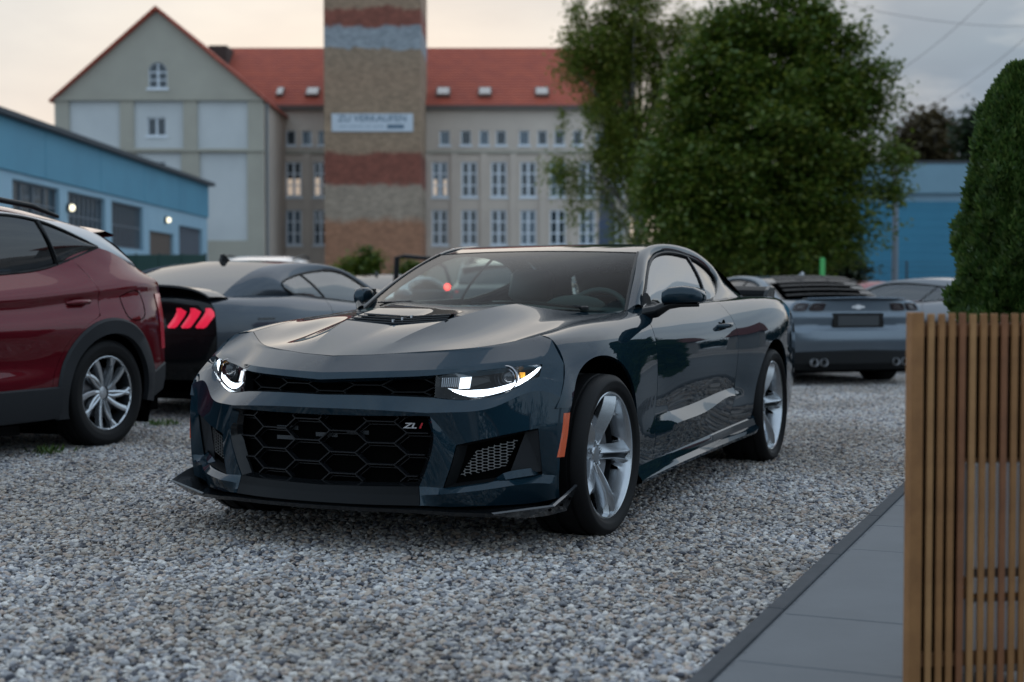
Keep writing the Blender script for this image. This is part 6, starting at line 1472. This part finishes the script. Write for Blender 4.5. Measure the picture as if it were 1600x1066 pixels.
# birch behind it
Ym = 50.; k = mpp(Ym); c = at(1000, 453, Ym)
tree('birch_tree', 'loose airy birch with hanging branches in front of the long house', c[0], Ym,
     [blob(925, 75, 55, 60), blob(985, 30, 60, 55), blob(960, 150, 50, 60), blob(912, 160, 48, 36), blob(878, 262, 36, 30), blob(925, 275, 38, 40), blob(950, 225, 34, 60), blob(1000, 270, 34, 70), blob(1060, 70, 55, 70), blob(1040, 150, 40, 50), blob(900, 30, 34, 30), blob(990, -30, 70, 36), blob(905, 300, 22, 30), blob(985, 350, 36, 50), blob(1005, 120, 45, 60), blob(985, 210, 40, 60), blob(1035, 210, 40, 60), blob(960, 60, 60, 60)],
     320, 170, .41, .13, birch_m, birch_bark, .2, 10.2, 5, droop=.9, rad=.17, lean=(-.3, 0))
Ym = 76.; k = mpp(Ym); c = at(1452, 453, Ym)
tree('brown_tree', 'brownish treetop rising behind the roof of the blue garage', c[0], Ym, [blob(1455, 215, 48, 38), blob(1425, 235, 30, 30), blob(1485, 235, 30, 30), blob(1455, 290, 50, 50)], 130, 70, .8, .34, brown_m, bark, .3, 8.5, 21, rad=.25)
Ym = 62.; k = mpp(Ym); c = at(1530, 453, Ym)
tree('dark_tree', 'dark evergreen tree partly covered by the trimmed conifer', c[0], Ym, [blob(1535, 235, 36, 65), blob(1545, 330, 42, 90), blob(1525, 210, 18, 35)], 120, 70, .7, .3, dark_m, bark, .3, 9, 23, rad=.22)
Ym = 38.; k = mpp(Ym); c = at(1240, 420, Ym)
for j, (px, wd, lb) in enumerate(((1165, 40, 'dark shrub under the maple beside the birch'), (1240, 45, 'dark shrub under the middle of the maple'), (1315, 32, 'dark shrub under the maple beside the blue garage'))):
    Ym = 38.; k = mpp(Ym); c = at(px, 453, Ym); tree('shrub', lb, c[0], Ym, [blob(px, 420, wd, 26), blob(px - 18, 435, wd * .7, 20)], 60, 70, .34, .16, dark_m, bark, .2, .9, 40 + j, 'shrubs under the maple', 'shrub', rad=.05, nlimb=14)
for j, (px, py, wd, ht, lb) in enumerate(((548, 418, 16, 14, 'low yellowish bush at the foot of the brick tower'), (577, 412, 15, 24, 'taller dark bush at the foot of the brick tower'), (640, 422, 14, 12, 'small bush by the right corner of the brick tower'))):
    Ym = 70.; k = mpp(Ym); c = at(px, 453, Ym); tree('bush', lb, c[0], Ym, [blob(px, py, wd, ht), blob(px, py + 18, wd, ht)], 40, 60, .42, .22, birch_m if j == 0 else maple_m, bark, .2, 1.2, 60 + j, 'bushes by the tower', 'bush', rad=.05, nlimb=12)
# trimmed conifer behind the slats
def conifer(name, label, x, y, h, r, seed):
    rng = np.random.default_rng(seed); root = empty(name, (x, y, 0), 0, label, 'conifer'); n = 42000
    z = rng.random(n) ** .9 * h; a = rng.random(n) * 2 * math.pi
    prof = np.interp(z / h, [0, .08, .35, .7, .9, 1], [.80, .98, 1, .88, .55, .08]) * r
    lump = 1 + .13 * np.sin(a * 3 + z * 5.1) + .11 * np.sin(a * 7 - z * 9 + 1.3) + .08 * np.sin(z * 17 + a * 4) + .05 * np.sin(z * 31 - a * 11)
    q = prof * lump * (1 - .40 * rng.random(n) ** 1.6)
    c = np.stack([q * np.cos(a), q * np.sin(a), z + .05], 1)
    # sprays: small fans pointing outwards and up
    d = np.stack([np.cos(a) * .55, np.sin(a) * .55, np.full(n, 1.0)], 1) + rng.normal(size=(n, 3)) * .28; d /= np.linalg.norm(d, axis=1)[:, None]
    s = np.cross(d, rng.normal(size=(n, 3))); s /= np.linalg.norm(s, axis=1)[:, None]; nn = np.cross(d, s)
    L = rng.uniform(.035, .085, n)[:, None]; W = L * rng.uniform(.10, .19, n)[:, None]; V = []
    for ang, ln in ((0, 1), (.55, .8), (-.55, .8)):
        dd = d * math.cos(ang) + s * math.sin(ang); ss = np.cross(nn, dd); b0 = c
        V.append(np.stack([b0, b0 + dd * L * ln * .55 + ss * W, b0 + dd * L * ln, b0 + dd * L * ln * .55 - ss * W], 1))
    V = np.concatenate(V, 1).reshape(-1, 3)
    link('crown', quad_mesh('crown', V, thuja_m), root)
    mb = MB(); mb.tube([(0, 0, 0), (.01, 0, h * .5), (0, .01, h * .93)], (.06, .04, .01), 8); mb.build('trunk', bark, root, smooth=60)
conifer('conifer', 'tall trimmed conifer rising behind the larch slats', at(1588, 453, 9)[0], 9.0, at(1578, 122, 9)[2], .325, 3)

# leafy mass added unseen behind the viewer to darken reflections in paint and glass
hr = np.random.default_rng(77); C = np.stack([hr.uniform(-26, 22, 900), hr.uniform(-15.5, -14, 900), hr.uniform(.2, 4.6, 900)], 1)
hd = link('hedge', quad_mesh('hedge', leaves(C, 22, .9, .34, hr), dark_m)); hd['kind'] = 'stuff'; hd['label'] = 'tall dark hedge closing the car park behind the viewer'

# a few weeds in the gravel by the suv
for j, (px, py, lb) in enumerate(((70, 712, 'small green weed in the gravel below the red suv sill'), (250, 668, 'small green weed in the gravel behind the suv rear tyre'))):
    t_ = 1.025 / ((py - 453) / 2222.); x_, y_ = (px - 800) / 2222. * t_, t_; wr = np.random.default_rng(90 + j); n_ = 70
    a_ = wr.uniform(0, 6.28, n_); l_ = wr.uniform(.03, .075, n_); C_2 = np.stack([x_ + wr.normal(size=n_) * .07, y_ + wr.normal(size=n_) * .06, np.full(n_, .008)], 1)
    d_ = np.stack([np.cos(a_) * .7, np.sin(a_) * .7, np.full(n_, .8)], 1) * l_[:, None]; s_2 = np.stack([-np.sin(a_), np.cos(a_), np.zeros(n_)], 1) * (l_ * .13)[:, None]
    o = link('weed', quad_mesh('weed', np.stack([C_2, C_2 + d_ * .5 + s_2, C_2 + d_, C_2 + d_ * .5 - s_2], 1).reshape(-1, 3), thuja_m)); tag(o, lb, 'weed', 'weeds in the gravel')

# far wood closing the view beyond the blue garage
hr = np.random.default_rng(78); C = np.stack([hr.uniform(14, 110, 700), hr.uniform(120, 128, 700), hr.uniform(.5, 1, 700) ** 1.4 * hr.uniform(4, 9.5, 700)], 1)
hd = link('wood', quad_mesh('wood', leaves(C, 30, 3.2, .9, hr), dark_m)); hd['kind'] = 'stuff'; hd['label'] = 'far off dark wood beyond the blue garage'
